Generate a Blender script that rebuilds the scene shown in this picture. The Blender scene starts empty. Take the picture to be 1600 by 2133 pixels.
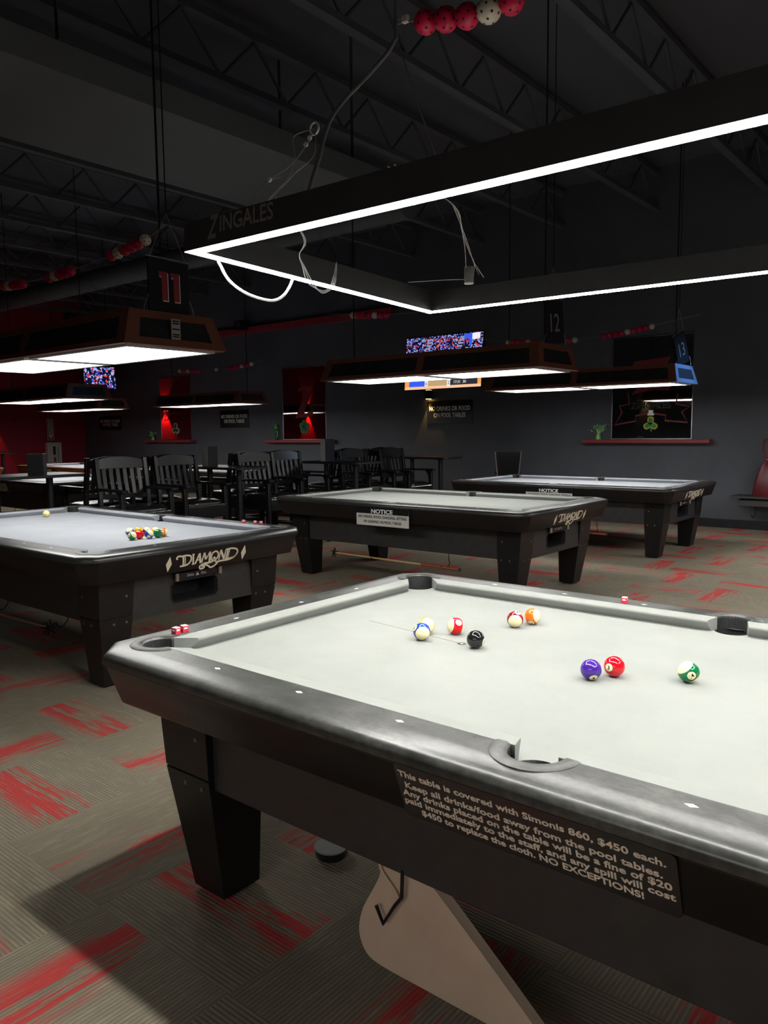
import bpy, bmesh, math, random
from math import sin, cos, pi, sqrt, atan2, radians
from mathutils import Vector, Matrix
random.seed(7)
C = bpy.context.scene.collection
SC = bpy.context.scene
V = Vector

# ------------------------------------------------------------------ camera
F, PITCH, ROLL, YAW = 1613.907, radians(-5.935253), radians(-0.588096), radians(39.300919)
RT = 0.805                                   # height of the pool table rails
CAM = V((1.98674, -1.40487, 0.64289 + RT))
fw = V((-sin(YAW)*cos(PITCH), cos(YAW)*cos(PITCH), sin(PITCH)))
r0 = V((cos(YAW), sin(YAW), 0)); u0 = r0.cross(fw)
CR = cos(ROLL)*r0 + sin(ROLL)*u0; CU = -sin(ROLL)*r0 + cos(ROLL)*u0
cam = bpy.data.objects.new('camera', bpy.data.cameras.new('camera')); C.objects.link(cam)
M = Matrix((CR, CU, -fw)).transposed().to_4x4(); M.translation = CAM
cam.matrix_world = M
cam.data.sensor_fit = 'VERTICAL'; cam.data.sensor_height = 36; cam.data.lens = F*36/2133
cam.data.clip_start = 0.05; cam.data.clip_end = 200
SC.camera = cam

# ------------------------------------------------------------------ world, exposure, light levels
w = bpy.data.worlds.new('world'); SC.world = w; w.use_nodes = True
w.node_tree.nodes['Background'].inputs[0].default_value = (0.75, 0.85, 1.0, 1)
w.node_tree.nodes['Background'].inputs[1].default_value = 0.0
SC.view_settings.view_transform = 'Standard'; SC.view_settings.look = 'None'
SC.view_settings.exposure = 0.0; SC.view_settings.gamma = 1.0; SC.view_settings.use_curve_mapping = False
E_LED, E_PANEL = 138.0, 12.0

def spot(name, loc, target, energy, color, angle, blend=0.6, size=0.03):
    l = bpy.data.lights.new(name, 'SPOT'); l.energy = energy; l.color = color; l.spot_size = angle; l.spot_blend = blend
    l.shadow_soft_size = size
    o = bpy.data.objects.new(name, l); C.objects.link(o); o.location = loc
    o.rotation_euler = (V(target)-V(loc)).to_track_quat('-Z', 'Y').to_euler()
    return o

def area(name, loc, target, w, h, energy, color):
    l = bpy.data.lights.new(name, 'AREA'); l.shape = 'RECTANGLE'; l.size = w; l.size_y = h; l.energy = energy; l.color = color
    o = bpy.data.objects.new(name, l); C.objects.link(o); o.location = loc
    o.rotation_euler = (V(target)-V(loc)).to_track_quat('-Z', 'Y').to_euler(); return o
# unseen fill added behind and right of the camera, then the next tables' lamps
l = area('hall_fill', (2.6, -4.4, 2.15), (2.2, -2.2, .35), 4.5, 1.0, 21, (1, .95, .90)); l.data.spread = radians(88)
area('hall_fill', (5.9, 5.0, 2.4), (-3.0, 7.0, 2.5), 6.0, 3.0, 16, (.80, .88, 1))
for y_, e_ in ((4.78, 46), (7.8, 66)): area('next_table_lamp', (1.75, y_, 1.96), (1.75, y_, 0), 2.3, .6, e_, (1, .98, .95))

# ------------------------------------------------------------------ materials
def nodes(name):
    m = bpy.data.materials.new(name); m.use_nodes = True
    return m, m.node_tree, m.node_tree.nodes['Principled BSDF']
def lk(nt, a, b): nt.links.new(a, b)
def mth(nt, op, a, b=None, c=None):
    n = nt.nodes.new('ShaderNodeMath'); n.operation = op
    for i, x in enumerate((a, b, c)):
        if x is None: continue
        if isinstance(x, (int, float)): n.inputs[i].default_value = x
        else: lk(nt, x, n.inputs[i])
    return n.outputs[0]
def mixc(nt, f, a, b):
    n = nt.nodes.new('ShaderNodeMix'); n.data_type = 'RGBA'
    for s, x in ((n.inputs[0], f), (n.inputs[6], a), (n.inputs[7], b)):
        if isinstance(x, (int, float)): s.default_value = x
        elif isinstance(x, tuple): s.default_value = (*x[:3], 1)
        else: lk(nt, x, s)
    return n.outputs[2]
def coord(nt, scale=(1, 1, 1), rot=(0, 0, 0), kind='Object'):
    t = nt.nodes.new('ShaderNodeTexCoord'); mp = nt.nodes.new('ShaderNodeMapping')
    mp.inputs['Scale'].default_value = scale; mp.inputs['Rotation'].default_value = rot
    lk(nt, t.outputs[kind], mp.inputs[0]); return mp.outputs[0]
def noise(nt, vec, scale, detail=3, rough=.55, dist=0):
    n = nt.nodes.new('ShaderNodeTexNoise'); n.inputs['Scale'].default_value = scale
    n.inputs['Detail'].default_value = detail; n.inputs['Roughness'].default_value = rough; n.inputs['Distortion'].default_value = dist
    lk(nt, vec, n.inputs['Vector']); return n.outputs['Fac']
def ramp(nt, f, lo, hi):
    n = nt.nodes.new('ShaderNodeMapRange'); n.inputs[1].default_value = lo; n.inputs[2].default_value = hi
    lk(nt, f, n.inputs[0]); return n.outputs[0]
def pmat(name, c, var=0.15, scale=20, rough=.5, metal=0, spec=.5, stretch=(1, 1, 1), bump=0, rvar=0):
    """plain procedural material: base colour with a little noise"""
    m, nt, b = nodes(name)
    v = coord(nt, stretch); f = noise(nt, v, scale)
    d = tuple(max(0, x*(1-var)) for x in c); l = tuple(min(1, x*(1+var)) for x in c)
    lk(nt, mixc(nt, ramp(nt, f, .3, .7), d, l), b.inputs['Base Color'])
    b.inputs['Roughness'].default_value = rough; b.inputs['Metallic'].default_value = metal
    b.inputs['Specular IOR Level'].default_value = spec
    if rvar: lk(nt, mth(nt, 'MULTIPLY_ADD', f, rvar, rough-rvar*.5), b.inputs['Roughness'])
    if bump:
        n = nt.nodes.new('ShaderNodeBump'); n.inputs['Strength'].default_value = bump; n.inputs['Distance'].default_value = .002
        lk(nt, f, n.inputs['Height']); lk(nt, n.outputs[0], b.inputs['Normal'])
    return m
def emat(name, c, s, base=(.8, .8, .8)):
    m, nt, b = nodes(name)
    v = coord(nt); f = ramp(nt, noise(nt, v, 6), .2, .8)
    b.inputs['Base Color'].default_value = (*base, 1); b.inputs['Roughness'].default_value = .4
    lk(nt, mixc(nt, f, tuple(x*.97 for x in c), c), b.inputs['Emission Color']); b.inputs['Emission Strength'].default_value = s
    return m
def G(r, g=None, b=None):                    # sRGB 0-255 to linear
    if g is None: g = b = r
    return tuple(((x/255+.055)/1.055)**2.4 if x > 10 else x/255/12.92 for x in (r, g, b))

def carpet_mat():
    m, nt, b = nodes('carpet_tiles')
    t = nt.nodes.new('ShaderNodeTexCoord'); s = nt.nodes.new('ShaderNodeSeparateXYZ'); lk(nt, t.outputs['Object'], s.inputs[0])
    S = .61
    X = mth(nt, 'ADD', s.outputs[0], 100*S+.13); Y = mth(nt, 'ADD', s.outputs[1], 100*S+.22)
    gx = mth(nt, 'DIVIDE', X, S); gy = mth(nt, 'DIVIDE', Y, S)
    cx = mth(nt, 'FLOOR', gx); cy = mth(nt, 'FLOOR', gy)
    par = mth(nt, 'MODULO', mth(nt, 'ADD', cx, cy), 2.0)
    fx = mth(nt, 'SUBTRACT', gx, cx); fy = mth(nt, 'SUBTRACT', gy, cy)
    def sel(a, c):
        n = nt.nodes.new('ShaderNodeMix'); n.data_type = 'FLOAT'; lk(nt, par, n.inputs[0]); lk(nt, a, n.inputs[2]); lk(nt, c, n.inputs[3]); return n.outputs[0]
    along, across = sel(X, Y), sel(Y, X); fa, fc = sel(fx, fy), sel(fy, fx)
    cid = nt.nodes.new('ShaderNodeCombineXYZ'); lk(nt, cx, cid.inputs[0]); lk(nt, cy, cid.inputs[1])
    wn = nt.nodes.new('ShaderNodeTexWhiteNoise'); wn.noise_dimensions = '2D'; lk(nt, cid.outputs[0], wn.inputs['Vector'])
    rnd = wn.outputs['Value']
    def pv(a, c, z):
        n = nt.nodes.new('ShaderNodeCombineXYZ'); lk(nt, mth(nt, 'MULTIPLY', along, a), n.inputs[0]); lk(nt, mth(nt, 'MULTIPLY', across, c), n.inputs[1])
        lk(nt, mth(nt, 'MULTIPLY_ADD', rnd, 37.0, z), n.inputs[2]); return n.outputs[0]
    ridge = mth(nt, 'MULTIPLY_ADD', mth(nt, 'SINE', mth(nt, 'MULTIPLY', across, 2*pi/.0135)), .5, .5)
    fleck = ramp(nt, noise(nt, pv(9, 90, 3), 1.0, 4, .7), .5, .8)
    blotch = noise(nt, pv(1.2, 2.2, 9), 1.0, 3)
    base = mixc(nt, blotch, G(122, 114, 101), G(150, 142, 124))
    base = mixc(nt, mth(nt, 'MULTIPLY', fleck, .5), base, G(196, 186, 150))
    base = mixc(nt, mth(nt, 'MULTIPLY', ridge, .45), base, G(86, 80, 70))
    # the red bands: one strip across each tile, broken into streaks along the pile
    c0 = mth(nt, 'MULTIPLY_ADD', rnd, .5, .22)
    dist = mth(nt, 'ABSOLUTE', mth(nt, 'SUBTRACT', fc, c0))
    band = ramp(nt, dist, .22, .10)
    st = noise(nt, pv(3.2, 42, 0), 1.0, 4, .72)
    st2 = noise(nt, pv(1.5, 6, 5), 1.0, 2)
    red = mth(nt, 'MULTIPLY', band, ramp(nt, mth(nt, 'ADD', mth(nt, 'MULTIPLY', st, .62), mth(nt, 'MULTIPLY', st2, .5)), .535, .60))
    base = mixc(nt, mth(nt, 'MULTIPLY', red, .86), base, G(188, 52, 56))
    lk(nt, base, b.inputs['Base Color']); b.inputs['Roughness'].default_value = .95; b.inputs['Specular IOR Level'].default_value = .1
    bp = nt.nodes.new('ShaderNodeBump'); bp.inputs['Strength'].default_value = .5; bp.inputs['Distance'].default_value = .002
    lk(nt, ridge, bp.inputs['Height']); lk(nt, bp.outputs[0], b.inputs['Normal'])
    return m
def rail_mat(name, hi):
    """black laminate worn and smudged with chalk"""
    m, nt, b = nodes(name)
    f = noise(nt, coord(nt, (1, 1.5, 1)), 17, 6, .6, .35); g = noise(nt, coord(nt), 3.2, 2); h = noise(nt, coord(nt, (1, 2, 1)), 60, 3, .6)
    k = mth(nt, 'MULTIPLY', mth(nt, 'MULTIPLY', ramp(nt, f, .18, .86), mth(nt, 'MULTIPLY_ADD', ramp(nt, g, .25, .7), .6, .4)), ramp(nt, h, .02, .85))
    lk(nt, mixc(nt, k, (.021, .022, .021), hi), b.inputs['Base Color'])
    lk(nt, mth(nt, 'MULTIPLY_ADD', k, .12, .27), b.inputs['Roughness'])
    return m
def cloth_mat(name, c):
    m, nt, b = nodes(name)
    v = coord(nt); f = noise(nt, v, 3.5, 4, .6); h = noise(nt, coord(nt, (60, 900, 60)), 1, 1)
    lk(nt, mixc(nt, ramp(nt, f, .3, .7), tuple(x*.93 for x in c), tuple(min(1, x*1.05) for x in c)), b.inputs['Base Color'])
    b.inputs['Roughness'].default_value = .9; b.inputs['Specular IOR Level'].default_value = .15
    bp = nt.nodes.new('ShaderNodeBump'); bp.inputs['Strength'].default_value = .08; bp.inputs['Distance'].default_value = .0005
    lk(nt, h, bp.inputs['Height']); lk(nt, bp.outputs[0], b.inputs['Normal'])
    return m
def wood_mat(name, a, c, rough=.45):
    m, nt, b = nodes(name)
    f = noise(nt, coord(nt, (3, 3, 26)), 3, 4, .6, 1.5)
    lk(nt, mixc(nt, f, a, c), b.inputs['Base Color']); b.inputs['Roughness'].default_value = rough
    return m
def wall_mat(name, a, c, rough=.55):
    m, nt, b = nodes(name)
    v = coord(nt); f = noise(nt, v, .9, 4, .6); g = noise(nt, v, 60, 2)
    lk(nt, mixc(nt, ramp(nt, f, .3, .7), a, c), b.inputs['Base Color'])
    b.inputs['Roughness'].default_value = rough; b.inputs['Specular IOR Level'].default_value = .3
    bp = nt.nodes.new('ShaderNodeBump'); bp.inputs['Strength'].default_value = .12; bp.inputs['Distance'].default_value = .003
    lk(nt, g, bp.inputs['Height']); lk(nt, bp.outputs[0], b.inputs['Normal'])
    return m
def ball_mat(name, col, stripe):
    m, nt, b = nodes(name)
    t = nt.nodes.new('ShaderNodeTexCoord'); nn = nt.nodes.new('ShaderNodeVectorMath'); nn.operation = 'NORMALIZE'
    lk(nt, t.outputs['Object'], nn.inputs[0]); s = nt.nodes.new('ShaderNodeSeparateXYZ'); lk(nt, nn.outputs[0], s.inputs[0])
    cream = G(250, 240, 190)
    c = mixc(nt, mth(nt, 'GREATER_THAN', mth(nt, 'ABSOLUTE', s.outputs[2]), .56), col, cream) if stripe else None
    ax = mth(nt, 'ABSOLUTE', s.outputs[0])
    ring = mth(nt, 'GREATER_THAN', ax, .902); disc = mth(nt, 'GREATER_THAN', ax, .918)
    base = mixc(nt, ring, c if c is not None else col, (.02, .02, .02)); base = mixc(nt, disc, base, cream)
    lk(nt, base, b.inputs['Base Color']); b.inputs['Roughness'].default_value = .035; b.inputs['Specular IOR Level'].default_value = .6
    return m
def screen_mat(name, s, cell=40, dark=.25):
    m, nt, b = nodes(name)
    v = coord(nt); vo = nt.nodes.new('ShaderNodeTexVoronoi'); vo.inputs['Scale'].default_value = cell; lk(nt, v, vo.inputs['Vector'])
    sc = nt.nodes.new('ShaderNodeSeparateColor'); lk(nt, vo.outputs['Color'], sc.inputs[0])
    crowd = mixc(nt, mth(nt, 'GREATER_THAN', sc.outputs[0], .70), (.004, .006, .03), (.42, .46, .85))
    crowd = mixc(nt, mth(nt, 'GREATER_THAN', sc.outputs[1], .86), crowd, (.8, .06, .08))
    crowd = mixc(nt, mth(nt, 'GREATER_THAN', sc.outputs[2], .9), crowd, (.05, .1, .8))
    b.inputs['Base Color'].default_value = (.01, .01, .012, 1); b.inputs['Roughness'].default_value = .2
    lk(nt, crowd, b.inputs['Emission Color']); b.inputs['Emission Strength'].default_value = s
    return m

K = dict(
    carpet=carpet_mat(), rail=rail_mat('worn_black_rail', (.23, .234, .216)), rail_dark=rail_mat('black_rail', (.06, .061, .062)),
    cloth=cloth_mat('grey_cloth', (.265, .276, .262)), cloth_blue=cloth_mat('pale_blue_grey_cloth', (.33, .345, .375)),
    black=pmat('black_laminate', (.009, .009, .0095), .25, 8, .36, spec=.35, rvar=.1),
    panel=pmat('charcoal_panel', (.026, .027, .027), .2, 14, .45),
    leg=pmat('black_leg_laminate', (.009, .009, .0095), .25, 9, .36, spec=.35),
    rubber=pmat('grey_black_rubber', (.065, .066, .064), .5, 40, .42, rvar=.2),
    pocket=pmat('dark_pocket_liner', (.018, .018, .018), .5, 90, .7),
    white=pmat('white_inlay', (.85, .85, .83), .03, 30, .3),
    cream=pmat('cream_lettering', G(222, 212, 188), .04, 30, .5),
    beige_text=pmat('beige_lettering', G(238, 222, 204), .04, 30, .5),
    grey_text=pmat('grey_lettering', G(205, 200, 195), .05, 30, .5),
    dim_text=pmat('dim_lettering', (.17, .17, .17), .1, 30, .5),
    sign_black=pmat('sign_black', (.012, .012, .013), .1, 20, .25),
    sign_white=pmat('sign_white', (.62, .61, .58), .04, 20, .4),
    steel=pmat('brushed_steel', (.62, .6, .57), .1, 40, .3, 1),
    darksteel=pmat('dark_bolt', (.16, .16, .16), .2, 40, .4, .6),
    blackmetal=pmat('black_metal', (.015, .015, .016), .2, 20, .4, .3),
    fascia=pmat('dark_grey_fascia', (.035, .035, .036), .15, 12, .5),
    chairwood=pmat('black_painted_wood', (.008, .008, .010), .2, 12, .33, spec=.4),
    leather=pmat('black_leather', (.010, .010, .010), .3, 40, .26, bump=.2),
    nails=pmat('nailhead_brass', (.7, .66, .55), .1, 40, .3, 1),
    oak=wood_mat('brown_lamp_wood', G(104, 60, 46), G(128, 80, 62)),
    bluelit=wood_mat('blue_lit_wood', G(128, 166, 214), G(164, 196, 232)), bluelit_panel=wood_mat('blue_lit_panel', (.03, .045, .07), (.05, .07, .11)),  # lamp wood and panel with blue screen light put into their colours
    tablewood=wood_mat('brown_table_wood', G(120, 66, 36), G(160, 96, 58)),
    cue=wood_mat('pale_maple', G(196, 164, 112), G(222, 192, 140), .35), butt=wood_mat('red_brown_butt', G(138, 66, 38), G(176, 92, 54), .3),
    lampblack=pmat('lamp_black_panel', (.014, .018, .018), .25, 10, .5),
    lamptrim=pmat('lamp_white_trim', (.55, .55, .54), .05, 10, .4),
    wall=wall_mat('black_painted_wall', (.080, .088, .104), (.112, .122, .142)),
    redwall=wall_mat('red_painted_wall', (.26, .020, .035), (.32, .026, .045)),
    ceil=wall_mat('black_deck', (.086, .104, .125), (.098, .117, .14), .7),
    duct=wall_mat('black_painted_duct', (.112, .132, .140), (.13, .152, .160), .6),
    joist=pmat('black_steel_joist', (.080, .096, .115), .1, 5, .6),
    base=pmat('dark_baseboard', (.016, .018, .022), .2, 8, .4),
    redtrim=pmat('red_trim', (.30, .035, .05), .1, 10, .45),
    beadred=pmat('red_plastic', G(216, 28, 76), .08, 25, .35), beadwhite=pmat('white_plastic', G(226, 220, 200), .06, 25, .4),
    hole=pmat('bead_hole', (.05, .015, .02), .1, 20, .8),
    cable=pmat('grey_cable', (.16, .165, .16), .1, 30, .5), wire=pmat('steel_wire', (.42, .42, .40), .1, 30, .4, .5),
    whitecable=pmat('white_cable', (.42, .42, .41), .05, 20, .4), knot=pmat('white_clip', (.8, .78, .72), .05, 20, .5),
    chalk=pmat('pink_red_chalk_label', G(226, 44, 72), .06, 60, .6), chalktop=pmat('pale_chalk', G(236, 200, 205), .05, 90, .9),
    chalkwhite=pmat('chalk_print', (.85, .8, .8), .03, 20, .6),
    beige=pmat('beige_vinyl', G(196, 176, 156), .08, 6, .6), dark=pmat('near_black', (.006, .006, .007), .2, 10, .6),
    bag=pmat('burgundy_leather', G(104, 34, 42), .2, 14, .4, bump=.3), brass=pmat('bag_metal', (.7, .65, .6), .1, 20, .3, 1),
    bench=pmat('grey_bench', (.045, .047, .045), .2, 30, .6),
    green=pmat('shamrock_green', G(44, 150, 64), .1, 30, .5), darkgreen=pmat('shamrock_dark_green', G(24, 84, 44), .1, 30, .5),
    yellow=pmat('shamrock_yellow', G(206, 204, 70), .08, 30, .5), lime=pmat('tinsel_green', G(120, 210, 90), .2, 60, .4), silver=pmat('tinsel_silver', (.6, .65, .6), .2, 60, .3, .6),
    decalred=pmat('mirror_decal_red', (.22, .02, .025), .1, 20, .5), decaldark=pmat('mirror_decal_dark', (.02, .02, .025), .1, 20, .5),
    grey_digit=pmat('grey_digit', (.22, .22, .24), .1, 20, .5), digitred=pmat('digit_red', G(140, 40, 52), .06, 20, .5), board=pmat('number_board_black', (.016, .019, .024), .15, 8, .8, spec=.15),
    sticker=pmat('silver_sticker', (.42, .42, .4), .15, 80, .4, .3),
    court=emat('court_orange', (1, .38, .10), 1.0, (.02, .02, .02)), courtblue=emat('score_blue', (.03, .10, .75), 1.2, (.02, .02, .02)),
    tan=emat('score_tan', (.62, .42, .22), .9, (.02, .02, .02)), scoredark=emat('score_dark', (.03, .03, .035), 1, (.02, .02, .02)), scorewhite=emat('score_white', (.9, .88, .95), 1.0, (.02, .02, .02)),
    stairs=emat('stand_stairs', (.35, .38, .65), .8, (.02, .02, .02)), courtpale=emat('court_pale', (1, .58, .34), 1.0, (.02, .02, .02)),
    crowd=screen_mat('crowd', .8, 44), crowd2=screen_mat('crowd_on_small_screen', 1.0, 22),
    led=emat('led_white', (1, .985, .93), E_LED, (.9, .9, .9)), tube=emat('fluorescent_panel', (1, .99, .95), E_PANEL, (.9, .9, .9)),
    amber=emat('amber_bulb', (1, .55, .15), 14), redbulb=emat('red_bulb', (1, .05, .03), 10),
)
def mirror_mat():
    m, nt, b = nodes('mirror_glass')
    f = noise(nt, coord(nt), 7, 3)
    lk(nt, mixc(nt, f, (.70, .72, .74), (.80, .82, .83)), b.inputs['Base Color'])
    b.inputs['Metallic'].default_value = 1; b.inputs['Roughness'].default_value = .02
    return m
K['mirror'] = mirror_mat()

# ------------------------------------------------------------------ mesh building
class MB:
    def __init__(s): s.v = []; s.f = []; s.m = []
    def add(s, vs, fs, mi=0):
        n = len(s.v); s.v += [tuple(v) for v in vs]; s.f += [tuple(i+n for i in f) for f in fs]; s.m += [mi]*len(fs); return s
    def box(s, a, b, mi=0):
        (x0, y0, z0), (x1, y1, z1) = a, b
        return s.add([(x0, y0, z0), (x1, y0, z0), (x1, y1, z0), (x0, y1, z0), (x0, y0, z1), (x1, y0, z1), (x1, y1, z1), (x0, y1, z1)],
              [(0, 3, 2, 1), (4, 5, 6, 7), (0, 1, 5, 4), (1, 2, 6, 5), (2, 3, 7, 6), (3, 0, 4, 7)], mi)
    def cbox(s, c, d, mi=0): return s.box([c[i]-d[i]/2 for i in range(3)], [c[i]+d[i]/2 for i in range(3)], mi)
    def prism(s, poly, fn, h0, h1, mi=0):    # poly of 2-D points, fn(a, b, h) -> xyz
        n = len(poly)
        return s.add([fn(a, b, h0) for a, b in poly]+[fn(a, b, h1) for a, b in poly],
              [tuple(range(n))[::-1], tuple(range(n, 2*n))]+[(i, (i+1) % n, n+(i+1) % n, n+i) for i in range(n)], mi)
    def loft(s, rings, cap=True, mi=0, close=True):
        n = len(rings[0]); vs = [p for r in rings for p in r]; fs = []
        for k in range(len(rings)-1):
            for i in range(n if close else n-1):
                j = (i+1) % n; fs.append((k*n+i, k*n+j, (k+1)*n+j, (k+1)*n+i))
        if cap: fs += [tuple(range(n))[::-1], tuple(range((len(rings)-1)*n, len(rings)*n))]
        return s.add(vs, fs, mi)
    def tube(s, path, r, n=8, mi=0, cap=True):
        P = [V(p) for p in path]; rings = []; up = None
        for i, p in enumerate(P):
            d = (P[min(i+1, len(P)-1)]-P[max(i-1, 0)]).normalized()
            if up is None: up = d.orthogonal().normalized()
            a = (up-d*up.dot(d)); a = a.normalized() if a.length > 1e-6 else d.orthogonal().normalized(); up = a; b = d.cross(a)
            rr = r[i] if isinstance(r, (list, tuple)) else r
            rings.append([p+rr*(cos(2*pi*k/n)*a+sin(2*pi*k/n)*b) for k in range(n)])
        return s.loft(rings, cap, mi)
    def lathe(s, prof, n=20, c=(0, 0, 0), mi=0):
        return s.loft([[(c[0]+r*cos(2*pi*k/n), c[1]+r*sin(2*pi*k/n), c[2]+z) for k in range(n)] for r, z in prof], True, mi)
    def sphere(s, c, r, nu=16, nv=10, mi=0, sc=(1, 1, 1)):
        vs = [(c[0], c[1], c[2]+r*sc[2])]; fs = []
        for j in range(1, nv):
            t = pi*j/nv
            vs += [(c[0]+r*sc[0]*sin(t)*cos(2*pi*i/nu), c[1]+r*sc[1]*sin(t)*sin(2*pi*i/nu), c[2]+r*sc[2]*cos(t)) for i in range(nu)]
        vs.append((c[0], c[1], c[2]-r*sc[2])); L = len(vs)-1
        for i in range(nu): fs.append((0, 1+i, 1+(i+1) % nu)); fs.append((L, L-nu+(i+1) % nu, L-nu+i))
        for j in range(nv-2):
            for i in range(nu):
                a = 1+j*nu+i; b = 1+j*nu+(i+1) % nu; fs.append((a, a+nu, b+nu, b))
        return s.add(vs, fs, mi)
    def mesh(s, name, mats, smooth=True, ang=35):
        me = bpy.data.meshes.new(name); me.from_pydata(s.v, [], s.f)
        bm = bmesh.new(); bm.from_mesh(me); bmesh.ops.recalc_face_normals(bm, faces=bm.faces); bm.to_mesh(me); bm.free()
        for m in (mats if isinstance(mats, (list, tuple)) else [mats]): me.materials.append(m)
        me.polygons.foreach_set('material_index', s.m)
        if smooth:
            me.polygons.foreach_set('use_smooth', [True]*len(me.polygons)); me.set_sharp_from_angle(angle=radians(ang))
        me.update(); return me
    def build(s, name, mats, parent=None, loc=None, bevel=0, seg=2, smooth=True, ang=35):
        o = bpy.data.objects.new(name, s.mesh(name, mats, smooth, ang)); C.objects.link(o)
        if parent: o.parent = parent
        if loc is not None: o.location = loc
        if bevel:
            b = o.modifiers.new('bevel', 'BEVEL'); b.width = bevel; b.segments = seg; b.limit_method = 'ANGLE'; b.angle_limit = radians(40)
        return o
def tag(o, label=None, cat=None, group=None, kind=None):
    for k, v in (('label', label), ('category', cat), ('group', group), ('kind', kind)):
        if v: o[k] = v
    return o
def empty(name, loc, rz=0):
    o = bpy.data.objects.new(name, None); C.objects.link(o); o.location = loc; o.rotation_euler = (0, 0, rz); o.empty_display_size = .1; return o
def copy_tree(o, parent=None):
    c = o.copy(); C.objects.link(c)
    if parent: c.parent = parent
    for ch in list(o.children): copy_tree(ch, c)
    return c
def struct(o): o['kind'] = 'structure'; return o
def text_mesh(txt, org, right, up, w=None, h=.05, depth=.0015, bold=0.0, shear=0, align='CENTER', wh=None):
    """letters as mesh data in a plane: org is the centre of the line; w fits the width, h is the cap height"""
    cu = bpy.data.curves.new('t', 'FONT'); cu.body = txt; cu.size = 1; cu.extrude = .01; cu.offset = bold; cu.shear = shear; cu.resolution_u = 3
    ob = bpy.data.objects.new('t', cu); C.objects.link(ob)
    me = bpy.data.meshes.new_from_object(ob.evaluated_get(bpy.context.evaluated_depsgraph_get()))
    bpy.data.objects.remove(ob); bpy.data.curves.remove(cu)
    xs = [v.co.x for v in me.vertices]; x0, x1 = min(xs), max(xs)
    sy = h/.69; sx = (w/(x1-x0)) if w else sy
    right = V(right).normalized(); up = V(up).normalized(); nn = right.cross(up); org = V(org)
    xc = {'CENTER': (x0+x1)/2, 'LEFT': x0}[align]
    for v in me.vertices:
        v.co = org+right*(v.co.x-xc)*sx+up*(v.co.y-.345)*sy+nn*(v.co.z*depth/.02+depth*.5)
    return me
def text(name, lines, mat, parent, loc=None):
    """join several text meshes in one lettering object"""
    bm = bmesh.new()
    for me in lines: bm.from_mesh(me); bpy.data.meshes.remove(me)
    me = bpy.data.meshes.new(name); bm.to_mesh(me); bm.free(); me.materials.append(mat)
    o = bpy.data.objects.new(name, me); C.objects.link(o)
    if parent: o.parent = parent
    if loc is not None: o.location = loc
    return o
def spline(pts, n=8, closed=False):
    P = [V(p) for p in pts]; out = []; N = len(P)
    for i in range(N if closed else N-1):
        g = lambda k: P[k % N] if closed else P[max(0, min(N-1, k))]
        a, b, c, d = g(i-1), g(i), g(i+1), g(i+2)
        for k in range(n):
            t = k/n; out.append(.5*((2*b)+(c-a)*t+(2*a-5*b+4*c-d)*t*t+(3*b-a-3*c+d)*t**3))
    if not closed: out.append(P[-1])
    return out
def ribbon(mb, pts, w, fn, th=.002, closed=False):
    """flat stroke of width w along 2-D points"""
    P = [V((p[0], p[1])) for p in pts]; N = len(P); A = []
    for i in range(N):
        d = (P[(i+1) % N]-P[i-1]) if closed else (P[min(i+1, N-1)]-P[max(i-1, 0)])
        d = d.normalized() if d.length > 1e-9 else V((1, 0)); n = V((-d.y, d.x))*w/2; A.append((P[i]+n, P[i]-n))
    rings = [[fn(a.x, a.y, 0), fn(b.x, b.y, 0), fn(b.x, b.y, th), fn(a.x, a.y, th)] for a, b in A]
    if closed: rings.append(rings[0])
    mb.loft(rings, not closed)

# ------------------------------------------------------------------ room shell
XW, YB, XR, YF, ZC = -18.7, 10.43, 6.0, -5.0, 5.3
struct(MB().box((XW-.2, YF-.2, -.12), (XR+.2, YB+.2, 0)).build('floor', K['carpet'], smooth=False))
ceil = struct(MB().box((XW-.2, YF-.2, ZC), (XR+.2, YB+.2, ZC+.12)).build('ceiling', K['ceil'], smooth=False))
struct(MB().box((XW-.2, YB, 0), (XR+.2, YB+.2, ZC)).build('wall_back', K['wall'], smooth=False))
struct(MB().box((XW-.2, YF-.2, 0), (XW, YB, ZC)).build('wall_left', K['redwall'], smooth=False))
struct(MB().box((XR, YF-.2, 0), (XR+.2, YB, ZC)).build('wall_right', K['wall'], smooth=False))
struct(MB().box((XW, YF-.2, 0), (XR, YF, ZC)).build('wall_front', K['wall'], smooth=False))
struct(MB().box((XW, YB-.018, 0), (XR, YB, .13)).build('baseboard_back', K['base'], bevel=.004))
struct(MB().box((XW, YF, 0), (XW+.018, YB-.018, .13)).build('baseboard_left', K['base'], bevel=.004))
struct(MB().box((-12.75, YB-.09, 3.66), (-7.4, YB, 3.80)).build('trim_1', K['redtrim'], bevel=.005))
for i in range(15):
    x = -17.6+i*1.52; mb = MB()
    for z in (4.70, 5.2): mb.box((x-.05, YF, z-.03), (x+.05, YB, z+.03))
    y = YF+.1; k = 0
    while y < YB-.5:
        za, zb = (4.73, 5.17) if k % 2 == 0 else (5.17, 4.73)
        mb.tube([(x, y, za), (x, y+.42, zb)], .016, 5); y += .42; k += 1
    mb.build('ceiling_joist', K['joist'], ceil, smooth=False)
mb = MB().box((-4.40, YF+.02, 3.80), (-3.0, 5.0, 4.0))
for y in (-4.5, -1.5, 1.5, 4.5):
    for x in (-4.2, -3.2): mb.box((x-.02, y, 4.0), (x+.02, y+.004, ZC-.005))
tag(mb.build('air_duct', K['duct'], bevel=.01), 'big black flat-bottomed air duct crossing the upper left under the ceiling', 'duct')
mb = MB().tube([(XW+.02, 7.0, 4.42), (-10.6, 7.0, 4.42), (-4.42, 7.0, 4.42)], .19, 20)
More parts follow.
